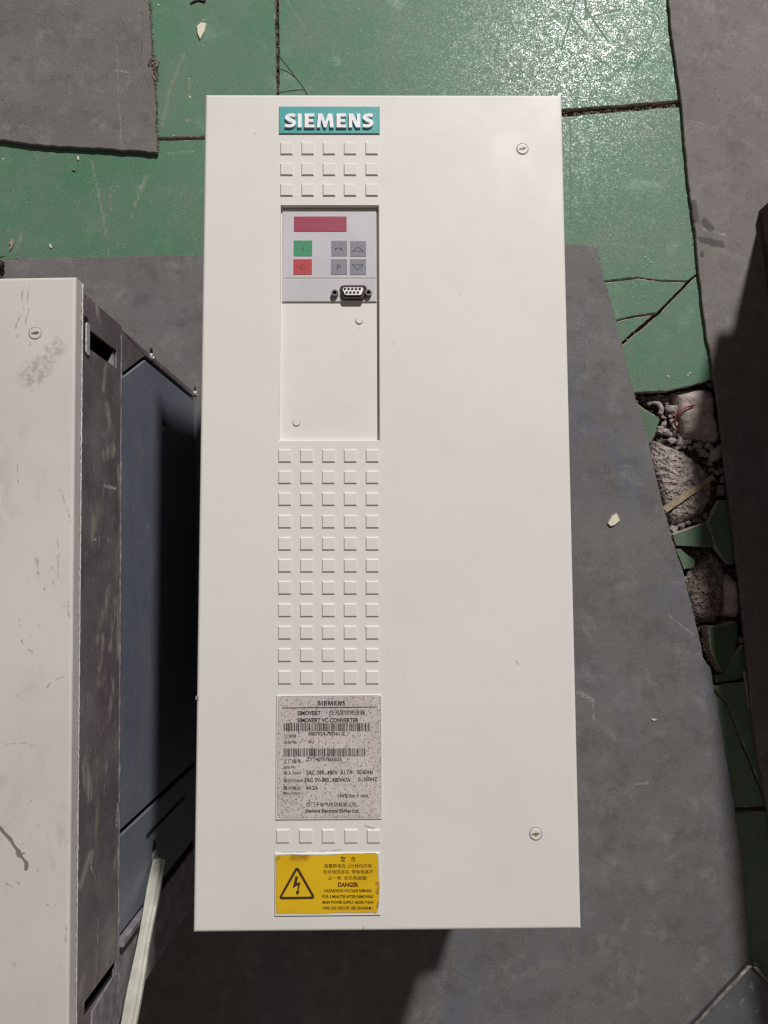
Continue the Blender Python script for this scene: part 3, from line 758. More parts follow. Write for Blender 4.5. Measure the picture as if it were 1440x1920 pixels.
# rating label on its raised field
x0, y0, x1, y1 = facebox(515.5,1301,716,1538); FZ = H+.0011
mb = MB(); mb.frustum(x0,y0,x1,y1,H-.0002,FZ,.0009); build('label_field', mb, CREAM, main)
a = U(521.5,1533.5,FZ); b = U(713.5,1304.5,FZ)
def rrect(x0,y0,x1,y1,r,n=5):
    P = []
    for cx, cy, a0 in ((x1-r,y1-r,0),(x0+r,y1-r,90),(x0+r,y0+r,180),(x1-r,y0+r,270)):
        for k in range(n+1): P.append((cx+r*math.cos(R(a0+90*k/n)), cy+r*math.sin(R(a0+90*k/n))))
    return P
tlp, trp = U(522.5,1304.5,FZ), U(713,1304,FZ); blp, brp = U(520.5,1533.5,FZ), U(715,1533.5,FZ)
P = rrect(min(tlp.x,blp.x),a.y,max(trp.x,brp.x)-.0003,b.y,.0022)
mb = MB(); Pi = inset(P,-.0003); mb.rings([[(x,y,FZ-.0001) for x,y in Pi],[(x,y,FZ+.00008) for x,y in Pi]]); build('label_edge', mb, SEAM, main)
mb = MB(); mb.rings([[(x,y,FZ) for x,y in P],[(x,y,FZ+.0002) for x,y in P]]); label = build('rating_label', mb, LABEL, main)
LZ2 = FZ+.00032
def lab(body, l, t, r, b, off=.006): return lettering(body, (500+l/6, 1290+t/6, 500+r/6, 1290+b/6), LZ2, INK, label, (.004 if ord(body[0]) > 255 else off+.014))
LETX = (('S',0,.135),('I',.16,.205),('E',.245,.36),('M',.385,.575),('E',.61,.72),('N',.75,.875),('S',.90,1.0))
mb = MB()
for ch, l, r in LETX:
    ol, wd = letter(ch); xs_ = [p[0] for p in ol]; ys_ = [p[1] for p in ol]
    a = U(500+(568+314*l)/6, 1290+196/6, LZ2); b = U(500+(568+314*r)/6, 1290+145/6, LZ2)
    P = [(a.x+(b.x-a.x)*(x-min(xs_))/(max(xs_)-min(xs_)), a.y+(b.y-a.y)*(y-min(ys_))/(max(ys_)-min(ys_)), LZ2) for x, y in ol]
    if area([q[:2] for q in P]) < 0: P = P[::-1]
    mb.face(P)
build('printed_line', mb, INK, label, fix=False)
line_mark('rule', [[(529.5,1327.5),(706.5,1325.5)]], .0006, INK, label, LZ2)
lab('SIMOVERT',346,258,608,306,.018); lab('交流变频调速器',703,247,1104,306,.008); lab('SIMOVERT VC CONVERTER',347,338,1034,388,.018)
def barcode(l, t, r, b, seed):
    rnd = random.Random(seed); x = l; mb = MB()
    while x < r:
        wd = rnd.choice((4,4,7,9,13)); 
        p = [U(500+q/6, 1290+v/6, LZ2) for q, v in ((x,b),(min(x+wd,r),b),(min(x+wd,r),t),(x,t))]; mb.face(p); x += wd+rnd.choice((5,5,8,12))
    build('barcode', mb, INK, label, fix=False)
barcode(190,395,1165,485,3); barcode(190,680,1105,770,8)
lab('6SE7024-7ED61-Z',468,492,884,534,.01); lab('订货号',195,522,334,566); lab('Order No.',192,588,345,626,0); lab('001',466,588,530,620,0)
lab('ZYT40757500035',448,780,846,824,.006); lab('工厂编号',190,798,386,850); lab('Serial No.',190,870,330,906,0)
lab('输入',188,934,282,978); lab('Input',292,936,385,980,0); lab('3AC 380...480V',446,925,800,974,.006); lab('51.7A',835,925,966,970,.006); lab('50/60Hz',1015,922,1198,970,.006)
lab('输出',188,1016,278,1064); lab('/Output',288,1020,410,1066,0); lab('3AC 0V-380...480V47A',424,1008,945,1058,.006); lab('0...500HZ',1030,1004,1246,1048,.006)
lab('最大输出',188,1102,384,1148); lab('64.2A',448,1100,576,1144,.006); lab('Max. Output',188,1165,382,1205,0); lab('136% for 1 min',800,1188,1138,1232,.004)
lab('西门子电气传动有限公司',445,1285,1004,1336,.006); lab('Siemens Electrical Drives Ltd.',438,1360,1040,1402,.008)

# warning sticker on its raised field
x0, y0, x1, y1 = facebox(513.5,1596.5,714,1718.5)
mb = MB(); mb.frustum(x0,y0,x1,y1,H-.0002,H+.0012,.0010); build('warning_field', mb, CREAM, main)
WZ = H+.0012
poly = [(518,1606),(520,1604),(545,1602.5),(580,1603.5),(610,1604),(640,1601.5),(680,1601),(703,1600),(708,1603),(709,1640),(711,1662),(710,1690),(708,1705),(705,1713),(698,1710),(685,1711),(640,1710.5),(590,1712.5),(540,1712),(518,1712.5)]
P = resample(UX(poly, WZ), .002, .00018, 3)
if area(P) < 0: P = P[::-1]
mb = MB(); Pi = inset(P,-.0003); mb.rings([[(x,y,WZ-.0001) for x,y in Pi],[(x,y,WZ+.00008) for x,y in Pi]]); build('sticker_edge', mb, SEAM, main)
mb = MB(); mb.rings([[(x,y,WZ) for x,y in P],[(x,y,WZ+.0002) for x,y in P]]); sticker = build('warning_sticker', mb, WARN, main)
SZ3 = WZ+.0003
# triangle with rounded corners
def rtri(pts, r, n=6):
    out = []; m = len(pts)
    for i in range(m):
        a = Vector(pts[i-1]); b = Vector(pts[i]); c = Vector(pts[(i+1)%m])
        d1 = (a-b).normalized(); d2 = (c-b).normalized(); half = d1.angle(d2)/2; k = r/math.tan(half); cen = b+(d1+d2).normalized()*(r/math.sin(half))
        p1 = b+d1*k; p2 = b+d2*k; a1 = math.atan2((p1-cen).y,(p1-cen).x); a2 = math.atan2((p2-cen).y,(p2-cen).x)
        da = (a2-a1+math.pi) % (2*math.pi)-math.pi
        for j in range(n+1): out.append((cen.x+r*math.cos(a1+da*j/n), cen.y+r*math.sin(a1+da*j/n)))
    return out
def wpx(l, t): return (500+l/6, 1540+t/6)
outer = rtri([wpx(341,494),wpx(556,874),wpx(126,880)], 4.4); inner = rtri([wpx(341,552),wpx(509,846),wpx(172,850)], 1.0)
mb = MB(); n = len(outer); mb.v = [tuple(U(x,y,SZ3)) for x,y in outer]+[tuple(U(x,y,SZ3)) for x,y in inner]
for i in range(n): j = (i+1) % n; mb.f.append((i,j,n+j,n+i)); mb.m.append(0)
build('hazard_triangle', mb, WARNINK, sticker, fix=False)
bolt = [(322,618),(356,620),(337,692),(380,684),(358,785),(376,789),(339,836),(326,786),(343,786),(352,718),(293,752)]
mb = MB(); mb.face([U(*wpx(*q),SZ3) for q in bolt][::-1]); build('lightning_bolt', mb, WARNINK, sticker, fix=False)
def wl(body, l, t, r, b, mat=WARNINK, off=.004): return lettering(body, (500+l/6,1540+t/6,500+r/6,1540+b/6), SZ3, mat, sticker, (.004 if ord(body[0]) > 255 else off+.012))
wl('警',830,398,888,455,WARNINK,.012); wl('告',948,398,1002,452,WARNINK,.012)
wl('装置断电后, 5分钟内仍有',648,478,1182,526); wl('危险电压存在, 带电电路不',636,546,1198,592); wl('止一条, 详见电路图!',690,614,1132,662)
wl('DANGER',802,686,1032,740,DANGERINK,.03); wl('HAZARDOUS VOLTAGE REMAINS',648,764,1182,798,WARNINK,.016); wl('FOR 5 MINUTES AFTER REMOVING',628,830,1200,864,WARNINK,.016)
wl('MAIN POWER SUPPLY. MORE THAN',628,894,1202,928,WARNINK,.016); wl('ONE LIVE CIRCUIT. SEE DIAGRAM !',628,958,1196,992,WARNINK,.016)

# ------------------------------------------------------------------ left converter cabinet, turned slightly
A = U(142,518.5,H); B = U(128.5,1920,H); vdir = (B-A).normalized(); udir = Vector((vdir.y, -vdir.x, 0))
if udir.x > 0: udir = -udir
LEN = .603; WID = .27
LEAN = .0105/.338                              # the side sheet flares out slightly towards the floor
def LP(s, t, z): q = A+udir*(s-LEAN*max(0, .338-z))+vdir*t; return (q.x, q.y, z)          # s inward from the right edge, t down the length, z height
def WT(px, py, s=.003):                                              # where a sight line meets the side wall: (t, z)
    n_ = udir-Vector((0,0,LEAN)); d = ray(px, py); k = ((A-CAM_P).dot(udir)+s+LEAN*(CAM_P.z-.338))/d.dot(n_); q = CAM_P+d*k
    return (q-A).dot(vdir), q.z
ctr = LP(WID/2, LEN/2, 0)
left = thing('converter_cabinet', 'scuffed cream cabinet with worn dark steel side, cut by the left edge of the picture', 'electrical cabinet', ctr)
mb = MB()
def lrect(i, z): return [LP(i,i,z), LP(i,LEN-i,z), LP(WID-i,LEN-i,z), LP(WID-i,i,z)]
lip = .0115
mb.rings([lrect(0,H-lip)]+[lrect(i,z) for i, z in prof[1:]]); build('front_cover', mb, CREAM_WORN, left)
mb = MB(); rows = []
for k in range(200):
    t = .001+k*(LEN-.002)/199; j = noise.noise(Vector((t*300,0,1)))*.0004+noise.noise(Vector((t*900,0,4)))*.0003
    rows.append([LP(-.0004+j,t,H-lip+.0002), LP(-.0011+j,t,H-lip-.0004), LP(-.0008+j,t,H-lip-.0013), LP(.003,t,H-lip-.0016)])
mb.grid(rows); build('edge_strip', mb, BRIGHT, left)
# wall of worn steel with its openings
ZA1 = H-lip-.0012; ZA0 = WT(226,1000)[1]
def wallquad(mb, t0, t1, z0, z1, s=.003, d=.002):
    if t1-t0 < 1e-6 or z1-z0 < 1e-6: return
    a = [LP(s,t0,z0),LP(s,t1,z0),LP(s,t1,z1),LP(s,t0,z1)]; b = [LP(s+d,t0,z0),LP(s+d,t1,z0),LP(s+d,t1,z1),LP(s+d,t0,z1)]
    i = len(mb.v); mb.v += a+b
    for q in ((0,1,2,3),(7,6,5,4),(0,4,5,1),(1,5,6,2),(2,6,7,3),(3,7,4,0)): mb.f.append(tuple(i+k for k in q)); mb.m.append(0)
h1a = WT(168,617); h1b = WT(219,690); t1a = WT(168,618)[0]; t1b = WT(219,691)[0]; z1t = WT(168,630)[1]; z1b = WT(219,680)[1]
t2a = WT(158,1880)[0]; t2b = WT(158,1906)[0]+.002; z2t = WT(158,1890)[1]; z2b = WT(219,1800)[1]
holes = [(t1a,t1b,z1b,z1t),(t2a,t2b,z2b,z2t)]
def wp_(x, y): t, z = WT(x, y); return LP(.003, t, z)
WALLSTEEL = mat_dark_steel([(wp_(203,1105), wp_(184,1195), .007), (wp_(216,1125), wp_(206,1215), .006), (wp_(193,1195), wp_(188,1255), .006), (wp_(222,1120), wp_(221,1230), .005),
    (wp_(213,1285), wp_(203,1345), .006), (wp_(200,760), wp_(206,800), .007), (wp_(214,840), wp_(196,850), .009), (wp_(222,880), wp_(226,955), .006), (wp_(160,1440), wp_(170,1490), .010),
    (wp_(200,690), wp_(195,730), .006), (wp_(180,560), wp_(185,600), .006), (wp_(150,1660), wp_(172,1600), .008)],
    [(wp_(221,1510), wp_(219,1545), .004), (wp_(222,1590), wp_(223,1608), .003), (wp_(196,912), wp_(218,915), .0018), (wp_(180,1010), wp_(176,1012), .0015), (wp_(170,1615), wp_(174,1640), .0012),
     (wp_(183,1725), wp_(183,1770), .0010), (wp_(224,1390), wp_(226,1460), .002), (wp_(158,1045), wp_(163,1035), .001)])[0]
mb = MB()
wallquad(mb, .004, LEN-.002, z1t, ZA1)
wallquad(mb, .004, t1a, ZA0, z1t); wallquad(mb, t1a, t1b, ZA0, z1b)
wallquad(mb, t1b, t2a, ZA0, z1t); wallquad(mb, t2a, t2b, ZA0, z2b); wallquad(mb, t2a, t2b, z2t, z1t)
wallquad(mb, t2b, LEN-.002, ZA0, z1t)
build('side_wall', mb, WALLSTEEL, left)
# what is seen through the openings: a folded bright flange and the dark inside
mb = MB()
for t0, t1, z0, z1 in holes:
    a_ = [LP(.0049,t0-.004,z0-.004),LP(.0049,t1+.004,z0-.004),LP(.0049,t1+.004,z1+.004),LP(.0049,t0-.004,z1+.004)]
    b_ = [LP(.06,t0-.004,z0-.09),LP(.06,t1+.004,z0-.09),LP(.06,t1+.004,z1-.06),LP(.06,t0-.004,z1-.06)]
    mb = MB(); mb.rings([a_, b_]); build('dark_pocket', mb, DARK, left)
mb = MB(); mb.face([LP(.0052,t1b-.0005,z1b+.001),LP(.0052,t1b-.0005,z1b+.016),LP(.0052,t1b-.016,z1b+.001)][::-1])
mb.face([LP(.0052,t1b-.0005,z1b+.016),LP(.0052,t1b-.0005,z1b+.001),LP(.018,t1b-.0005,z1b+.001),LP(.018,t1b-.0005,z1b+.016)])
build('folded_flange', mb, BRIGHT, left)
mb = MB()
mb.rings([[LP(.064,.006,.003),LP(.064,LEN-.006,.003),LP(WID-.004,LEN-.006,.003),LP(WID-.004,.006,.003)],[LP(.064,.006,H-.010),LP(.064,LEN-.006,H-.010),LP(WID-.004,LEN-.006,H-.010),LP(WID-.004,.006,H-.010)]])
build('carcass', mb, DSTEEL, left)
for t_, nm in ((.0045,'end_wall'),(LEN-.0065,'end_wall')):
    mb = MB(); a_ = [LP(.011,t_,.004),LP(.066,t_,.004),LP(.066,t_,H-.011),LP(.011,t_,H-.011)]; b_ = [LP(.011,t_+.002,.004),LP(.066,t_+.002,.004),LP(.066,t_+.002,H-.011),LP(.011,t_+.002,H-.011)]
    mb.rings([a_, b_]); mb.face(a_[::-1]); build(nm, mb, DSTEEL, left)
# oblong slot with a bright tab beside the cover lip
def capsule(t0, t1, z, r, s, d, n=8):
    P = []
    for k in range(n+1): a = math.pi*k/n; P.append((t1+r*math.sin(a), z+r*math.cos(a)))
    for k in range(n+1): a = math.pi+math.pi*k/n; P.append((t0+r*math.sin(a), z+r*math.cos(a)))
    mb = MB(); mb.rings([[LP(s+d,t,q) for t,q in P],[LP(s,t,q) for t,q in P]]); return mb
ta, zs = WT(160.5,603); tb, _ = WT(160.5,655)
build('slot_recess', capsule(ta,tb,zs-.001,.0048,.0029,.001), DARK, left)
build('slot_tab', capsule(ta+.003,tb+.001,zs-.0026,.0030,.0018,.0012), BRIGHT, left)
mb = MB(); 
for k in range(7):
    t = .0035+k*.0022; wallquad(mb, t, t+.0018, ZA1-.0045, ZA1-.0004, .0012-.0002*(k%2), .002)
build('worn_corner', mb, BRIGHT, left)
# weld bead between the wall and the lower panels
mb = MB(); rows = []
for k in range(240):
    t = .012+k*(LEN-.03)/239; j = abs(noise.noise(Vector((t*90,0,3))))*.0012; jz = noise.noise(Vector((t*60,2,3)))*.0012
    rows.append([LP(.0035,t,ZA0+.0022+jz), LP(.0026-j,t,ZA0+.0006+jz), LP(.0026-j,t,ZA0-.001+jz), LP(.0045,t,ZA0-.003+jz)])
mb.grid(rows); build('weld_bead', mb, PURPLE, left, smooth=True)
# lower side: back sheet and raised plates, with open gaps between them
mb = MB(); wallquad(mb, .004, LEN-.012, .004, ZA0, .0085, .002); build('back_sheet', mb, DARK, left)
def plate_on_wall(name, pts, mat, s=.004, d=.0035, bev=.0006, label=None):
    pts = [(t, z) for t, z in pts]
    ar = area(pts); pts = pts if ar > 0 else pts[::-1]; q = inset(pts, bev)
    mb = MB(); mb.rings([[LP(s+d,t,z) for t,z in pts],[LP(s+bev,t,z) for t,z in pts],[LP(s,t,z) for t,z in q]])
    o = build(name, mb, mat, left)
    if label: o['label'] = label
    return o
zt = ZA0-.0005; zb = .006
g1 = WT(228,713,.004); g2 = WT(272.5,672,.004); tg = (g2[0]+WT(362,752,.004)[0])/2
gap = .0042
plate_on_wall('upper_side_plate', [(.006,zt),(.006,zb),(tg-gap,zb),(tg-gap,g2[1]+.001)], DSTEEL)
plate_on_wall('corner_plate', [(.006,zt),(tg-gap,g2[1]+.001),(g1[0]-gap,zt)], DSTEEL, .0042)
n1 = WT(228,1560,.004)[0]; n1b = WT(300,1490,.004)[0]; tn = (n1+n1b)/2
plate_on_wall('side_panel', [(g1[0],zt),(tg,g2[1]),(tg,zb),(tn-.002,zb),(tn-.002,zt)], BLUE)
b1 = (WT(225,1762,.004)[0]+WT(272,1690,.004)[0])/2
plate_on_wall('lower_side_panel', [(tn+.0035,zt),(tn+.0035,zb),(b1-.002,zb),(b1-.002,zt)], BLUE)
plate_on_wall('end_panel', [(b1+.009,zt),(b1+.009,zb),(LEN-.014,zb),(LEN-.014,zt)], GREYP, .0045)
zc = WT(277,1690,.002)[1]
plate_on_wall('cross_flange', [(b1,zt+.001),(b1,zc),(b1+.0055,zc),(b1+.0055,zt+.001)], PURPLE, -.0015, .006, .0008)
zc2 = WT(274,1570,.004)[1]; ts2 = (WT(274,1570,.004)[0]+WT(300,1541,.004)[0])/2
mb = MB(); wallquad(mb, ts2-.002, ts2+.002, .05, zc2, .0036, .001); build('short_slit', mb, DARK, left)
# bottom bracket: pale scratched plate beyond the lower opening
tC = t2b+.001
plate_on_wall('bottom_bracket', [(tC,ZA0+.003),(tC-.004,ZA0+.012),(tC,z2t-.012),(LEN-.002,z2t-.006),(LEN-.002,ZA0+.001)], PURPLE, .0018, .001, .0004)
def wall_screw(px, py, r, s, mat, key=False):
    t, z = WT(px, py, s); n = 16
    def rg(rr, ss, dt=0): return [LP(ss, t+dt+rr*math.cos(2*math.pi*k/n), z+rr*math.sin(2*math.pi*k/n)) for k in range(n)]
    if key:
        mb = MB(); mb.rings([rg(r*.9,s+.001,-r*1.5), rg(r*.9,s-.0004,-r*1.5)]); build('keyhole', mb, DARK, left)
    mb = MB(); mb.rings([rg(r,s+.002), rg(r,s-.0014), rg(r*.75,s-.002), rg(r*.35,s-.002), rg(r*.25,s-.001)]); build('side_screw', mb, mat, left)
wall_screw(284,669,.0036,.004,BRIGHT,True); wall_screw(367,738,.0036,.004,BRIGHT,True); wall_screw(307,806,.004,.004,POST,True); wall_screw(289,1606,.0062,.004,PURPLE,True)
cover_screw(66,625,H,left,CREAM_WORN,5,.0043,POST)

# ------------------------------------------------------------------ pale plastic strip leaning on the left cabinet
p0 = U(298,1614,.160); p1 = U(243,1920,.290); d = (p1-p0).normalized(); p2 = p0+d*.36
side = d.cross(Vector((0,0,1))).normalized(); 
if side.x < 0: side = -side
nrm = side.cross(d).normalized()
if nrm.z < 0: nrm = -nrm
mb = MB(); rows = []
for k in range(25):
    c = p0+(p2-p0)*(k/24); bow = .0015*math.sin(k/24*math.pi); wv = .0056+.0006*math.sin(k*.9)
    c = c+nrm*bow
    prof_ = [(-wv,-.001),(-wv,.0018),(-wv*.8,.0032),(.1*wv,.0034),(.55*wv,.0026),(.68*wv,.0008),(wv,.0004),(wv,-.0022),(0,-.003)]
    rows.append([c+side*a+nrm*b for a, b in prof_])
mb.grid(rows, closed=True); mb.face(rows[0][::-1]); mb.face(rows[-1])
tag(build('plastic_strip', mb, PVC, loc=p0, smooth=False), 'yellowed pale plastic strip leaning against the dark side of the left cabinet', 'plastic strip')

# ------------------------------------------------------------------ rusty box at the right edge (throws the long shadow)
q = U(1427,395,.0045)
bx = [Vector((q.x, q.y)), Vector((q.x+.040, q.y-.66)), Vector((q.x+.40, q.y-.63)), Vector((q.x+.338, q.y+.03))]
box = thing('steel_box', 'rusty brown steel box just inside the right edge, standing on the brownish sheet', 'steel box', (sum(b.x for b in bx)/4, sum(b.y for b in bx)/4, .0019))
bp = [(b.x,b.y) for b in bx]; bz = .322
P = bp if area(bp) > 0 else bp[::-1]; bi = inset(P, .002); bu = inset(P, -.016)
mb = MB(); mb.rings([[(x,y,.0245) for x,y in bi],[(x,y,.192) for x,y in bi]]); build('lower_wall', mb, RUST, box)
mb = MB(); mb.rings([[(x,y,.190) for x,y in bi],[(x,y,.190) for x,y in bu],[(x,y,bz-.012) for x,y in bu]]); build('upper_wall', mb, RUST, box)
for z0, z1, nm, P in ((.0020,.026,'base_rim',P),(bz-.014,bz,'top_rim',bu)):
    mb = MB(); o_ = inset(P,-.0015); mb.rings([[(x,y,z0) for x,y in o_],[(x,y,z1-.002) for x,y in o_],[(x,y,z1) for x,y in P]]); build(nm, mb, RUST, box)
mb = MB(); c_ = center(bp); L4 = [(c_[0]+(x-c_[0])*.9, c_[1]+(y-c_[1])*.9) for x,y in P]; mb.rings([[(x,y,bz-.001) for x,y in L4],[(x,y,bz+.003) for x,y in L4]]); build('lid', mb, RUST, box)

# ------------------------------------------------------------------ grey metal tray in the bottom right corner
tz = .016
a0 = U(1411,1809,tz); e1 = (U(1308,1920,tz)-a0).normalized(); e2 = Vector((-e1.y, e1.x, 0))
if e2.x < 0: e2 = -e2
def TP(i, j, z): q = a0+e1*i+e2*j; return (q.x, q.y, z)
tray = thing('metal_housing', 'stained blue grey metal housing with a bent rim in the bottom right corner', 'metal housing', TP(.12,.1,.0))
TL_, TW_ = .26, .2
def trc(i, z): return [TP(i,i,z), TP(TL_-i,i,z), TP(TL_-i,TW_-i,z), TP(i,TW_-i,z)]
mb = MB(); mb.rings([trc(.003,.001), trc(.003,tz-.006), trc(.0035,tz-.004)]); build('housing_body', mb, GREYMETAL, tray)
def rim_seg(pts, w, mat=GREYMETAL):
    mb = MB(); mb.tube(pts, w, 8); return mb
rim = MB()
for a_, b_ in (((0,0),(TL_,0)),((TL_,0),(TL_,TW_)),((TL_,TW_),(0,TW_)),((0,TW_),(0,0))):
    pts = []
    for k in range(13):
        i = a_[0]+(b_[0]-a_[0])*k/12; j = a_[1]+(b_[1]-a_[1])*k/12
        pts.append(TP(i, j+.0012*noise.noise(Vector((i*40,j*40,3))), tz-.002+.001*noise.noise(Vector((i*30,j*30,8)))))
    rim.tube(pts, .0024, 8)
build('bent_rim', rim, plain('rim_brown_grey', (.20,.175,.16), .5, .3, .35, 200, .0004), tray, smooth=True)
mb = MB(); mb.tube([TP(.003,-.001,tz-.003), TP(-.002,.0005,tz+.001), TP(-.005,.002,tz+.002)], [.0022,.0018,.0009], 7); build('corner_hook', mb, BLACK, tray)

# ------------------------------------------------------------------ black cable end at the left edge
p = U(-2,497,.006)
mb = MB(); mb.tube([(p.x-.07,p.y+.012,.006),(p.x-.03,p.y+.004,.007),(p.x-.008,p.y+.001,.008),(p.x+.004,p.y-.002,.0075),(p.x+.0065,p.y-.003,.006)], [.006,.0065,.008,.0065,.002], 12)
mb.tube([(p.x-.03,p.y-.004,.003),(p.x-.004,p.y-.010,.004),(p.x+.005,p.y-.016,.003),(p.x+.004,p.y-.03,.002)], [.0016]*4, 7)
mb.tube([(p.x-.004,p.y+.004,.009),(p.x+.003,p.y+.009,.008),(p.x+.0075,p.y+.011,.006)], [.0012,.0009,.0004], 6)
tag(build('cable_end', mb, BLACK, loc=(p.x-.03,p.y,0), smooth=True), 'black rubber cable end poking in at the left edge above the scuffed cabinet', 'cable end')

# ------------------------------------------------------------------ rubble in the broken floor
def lump(poly_px, zref, z0, h, rough, seed, rings=12, pw=.55, step=.0022, freq=70, tilt=(0,0)):
    p = UX(poly_px, zref); p = resample(p, step, step*.25, seed)
    if area(p) < 0: p = p[::-1]
    c = center(p); mb = MB(); rg = []
    for k in range(rings+1):
        f = (k/rings); sc = 1-f*.985 if k else 1
        hh = z0+h*(1-(1-min(1, f*2.2))**2)**pw if k else z0
        row = []
        for x, y in p:
            X = c[0]+(x-c[0])*sc; Y = c[1]+(y-c[1])*sc
            nz = (noise.noise(Vector((X*freq, Y*freq, seed)))+.6*noise.noise(Vector((X*freq*2.4, Y*freq*2.4, seed+3)))+.35*noise.noise(Vector((X*freq*5, Y*freq*5, seed+8))))*rough*(1 if k else 0)
            row.append((X+nz*.15, Y+nz*.15, hh+nz+(X-c[0])*tilt[0]+(Y-c[1])*tilt[1]))
        rg.append(row)
    mb.rings(rg); return mb, (c[0], c[1], z0)
def rock(name, label, cat, poly, zref, z0, h, rough, seed, mat, group=None, **kw):
    mb, c = lump(poly, zref, z0, h, rough, seed, **kw)
    return tag(build(name, mb, mat, loc=c, smooth=kw.get('smooth', True) if False else True), label, cat, group)
rock('mortar_chunk', 'large smooth pinkish mortar chunk with the red wire lying on it', 'mortar chunk',
  [(1261,730),(1286,725),(1319,724),(1340,728),(1346,742),(1348,774),(1355,805),(1355,826),(1346,831),(1317,826),(1284,820),(1275,788),(1269,759)], -.012, -.034, .024, .0022, 31, CONC, pw=.4, freq=42)
rock('mortar_chunk', 'biggest pitted mortar chunk with the wood splinter lying across it', 'mortar chunk',
  [(1229,820),(1265,834),(1286,841),(1307,857),(1325,874),(1340,892),(1344,913),(1340,940),(1327,961),(1311,972),(1286,982),(1265,988),(1252,972),(1244,940),(1230,899),(1220,857)], -.010, -.034, .024, .0032, 47, POROUS, rings=22, pw=.4, step=.0016, freq=120)
rock('mortar_chunk', 'dark crumbly mortar chunk between green tile fragments in the shade', 'mortar chunk',
  [(1340,1032),(1361,1052),(1367,1073),(1356,1157),(1344,1173),(1319,1171),(1302,1165),(1294,1140),(1287,1107),(1298,1084),(1317,1057)], -.010, -.034, .025, .0028, 53, DARKSTONE, rings=18, pw=.4, step=.0018, freq=95)
rock('mortar_chunk', 'flat smooth dark mortar block right of the crumbly dark chunk', 'mortar chunk',
  [(1354,1073),(1371,1073),(1390,1090),(1394,1152),(1384,1161),(1358,1157)], -.010, -.034, .022, .0008, 59, CONC, pw=.35, freq=40)
def stone_label(px, py):
    if px > 1380: return 'small dark stone at the right of the leaning green tile fragment', None
    if px > 1320 and py < 730: return 'small stone wedged above the smooth pinkish mortar chunk', 'stones above the smooth chunk'
    if py > 1060: return 'small stone at the left foot of the dark crumbly mortar chunk', 'stones left of the dark chunk'
    if py > 950: return 'small stone along the lower edge of the pitted mortar chunk', 'stones below the pitted chunk'
    if px >= 1275: return 'small stone in the shade right of the pitted mortar chunk', 'stones right of the pitted chunk'
    if py <= 784: return 'small pale stone just below the broken edge of the cracked green tile', 'stones below the cracked tile'
    return 'small stone between the green corner piece and the two big mortar chunks', 'stones between the big chunks'
stones = [(1204,747,6,8),(1226,749,13,6),(1247,752,10,9),(1258,769,12,11),(1256,780,5,5),(1244,783,5,4),(1261,790,7,6),(1270,792,6,8),(1244,794,6,5),(1251,811,13,9),(1237,806,7,9),(1264,803,7,13),(1260,826,9,6),
  (1277,828,10,9),(1289,828,7,7),(1296,840,7,5),(1308,835,9,6),(1317,849,13,8),(1329,838,8,8),(1343,852,11,19),(1330,870,6,5),(1334,881,6,5),(1350,884,11,7),(1352,920,9,12),(1357,900,6,9),(1334,974,7,6),(1322,968,6,5),
  (1275,985,9,7),(1262,992,7,8),(1290,980,6,5),(1293,1077,6,6),(1284,1084,5,5),(1289,1092,5,4),(1345,720,14,8),(1330,722,8,5),(1215,757,6,5),(1237,742,8,4),(1306,975,10,6),(1270,840,6,4),(1283,838,5,4),(1252,998,6,5),(1390,1200,8,7)]
for i, (px, py, a_, b_) in enumerate(stones):
    rnd = random.Random(100+i); z = -.024+rnd.uniform(-.002,.004); p = U(px, py, z); mb = MB(); ang = rnd.uniform(-.6,.6)
    rx, ry = a_/1590*1.15, b_/1590*1.15; rz = min(rx, ry)*.9; rings = []
    N = rnd.choice((5,6,7))
    for k, (f, zz) in enumerate(((.6,-.9),(1,-.3),(1.02,.35),(.78,.7),(.3,.78))):
        row = []
        for j in range(N):
            an = 2*math.pi*j/N+k*.12+.5*math.sin(i*7.3+j*2.1); kk = f*(1+.38*noise.noise(Vector((i*3.1+math.cos(an)*1.3, math.sin(an)*1.3, k*.5))))
            x = rx*kk*math.cos(an); y = ry*kk*math.sin(an)
            row.append((p.x+x*math.cos(ang)-y*math.sin(ang), p.y+x*math.sin(ang)+y*math.cos(ang), z+rz*zz*(1+.25*rnd.uniform(-1,1))))
        rings.append(row)
    mb.rings(rings)
    tag(build('stone', mb, PEBBLE, loc=(p.x,p.y,z-rz), smooth=False), stone_label(px,py)[0], 'stone', stone_label(px,py)[1])
# ring-shaped piece
mb = MB(); pc = U(1226,768,-.018)
mb.tube([(pc.x+.0095*math.cos(R(a_)), pc.y+.0095*math.sin(R(a_)), -.019) for a_ in range(-40,150,12)], .0032, 8)
tag(build('ring_fragment', mb, PEBBLE, loc=(pc.x,pc.y,-.022), smooth=True), 'curved grey piece of a broken ring among the stones below the cracked tile', 'ring fragment')
# fine gravel filling the hole
mb = MB(); rnd = random.Random(77); k = 0
while k < 2600:
    x = rnd.uniform(.29,.46); y = rnd.uniform(-.24,.2)
    if not inpit(x, y): continue
    k += 1; crumb(mb, (x, y, -.030+rnd.uniform(-.003,.006)), rnd.uniform(.0008,.003)*(1.4 if rnd.random() < .1 else 1))
tag(build('gravel', mb, GRIT), 'fine crumbled gravel at the bottom of the rubble hole', 'gravel', None, 'stuff')
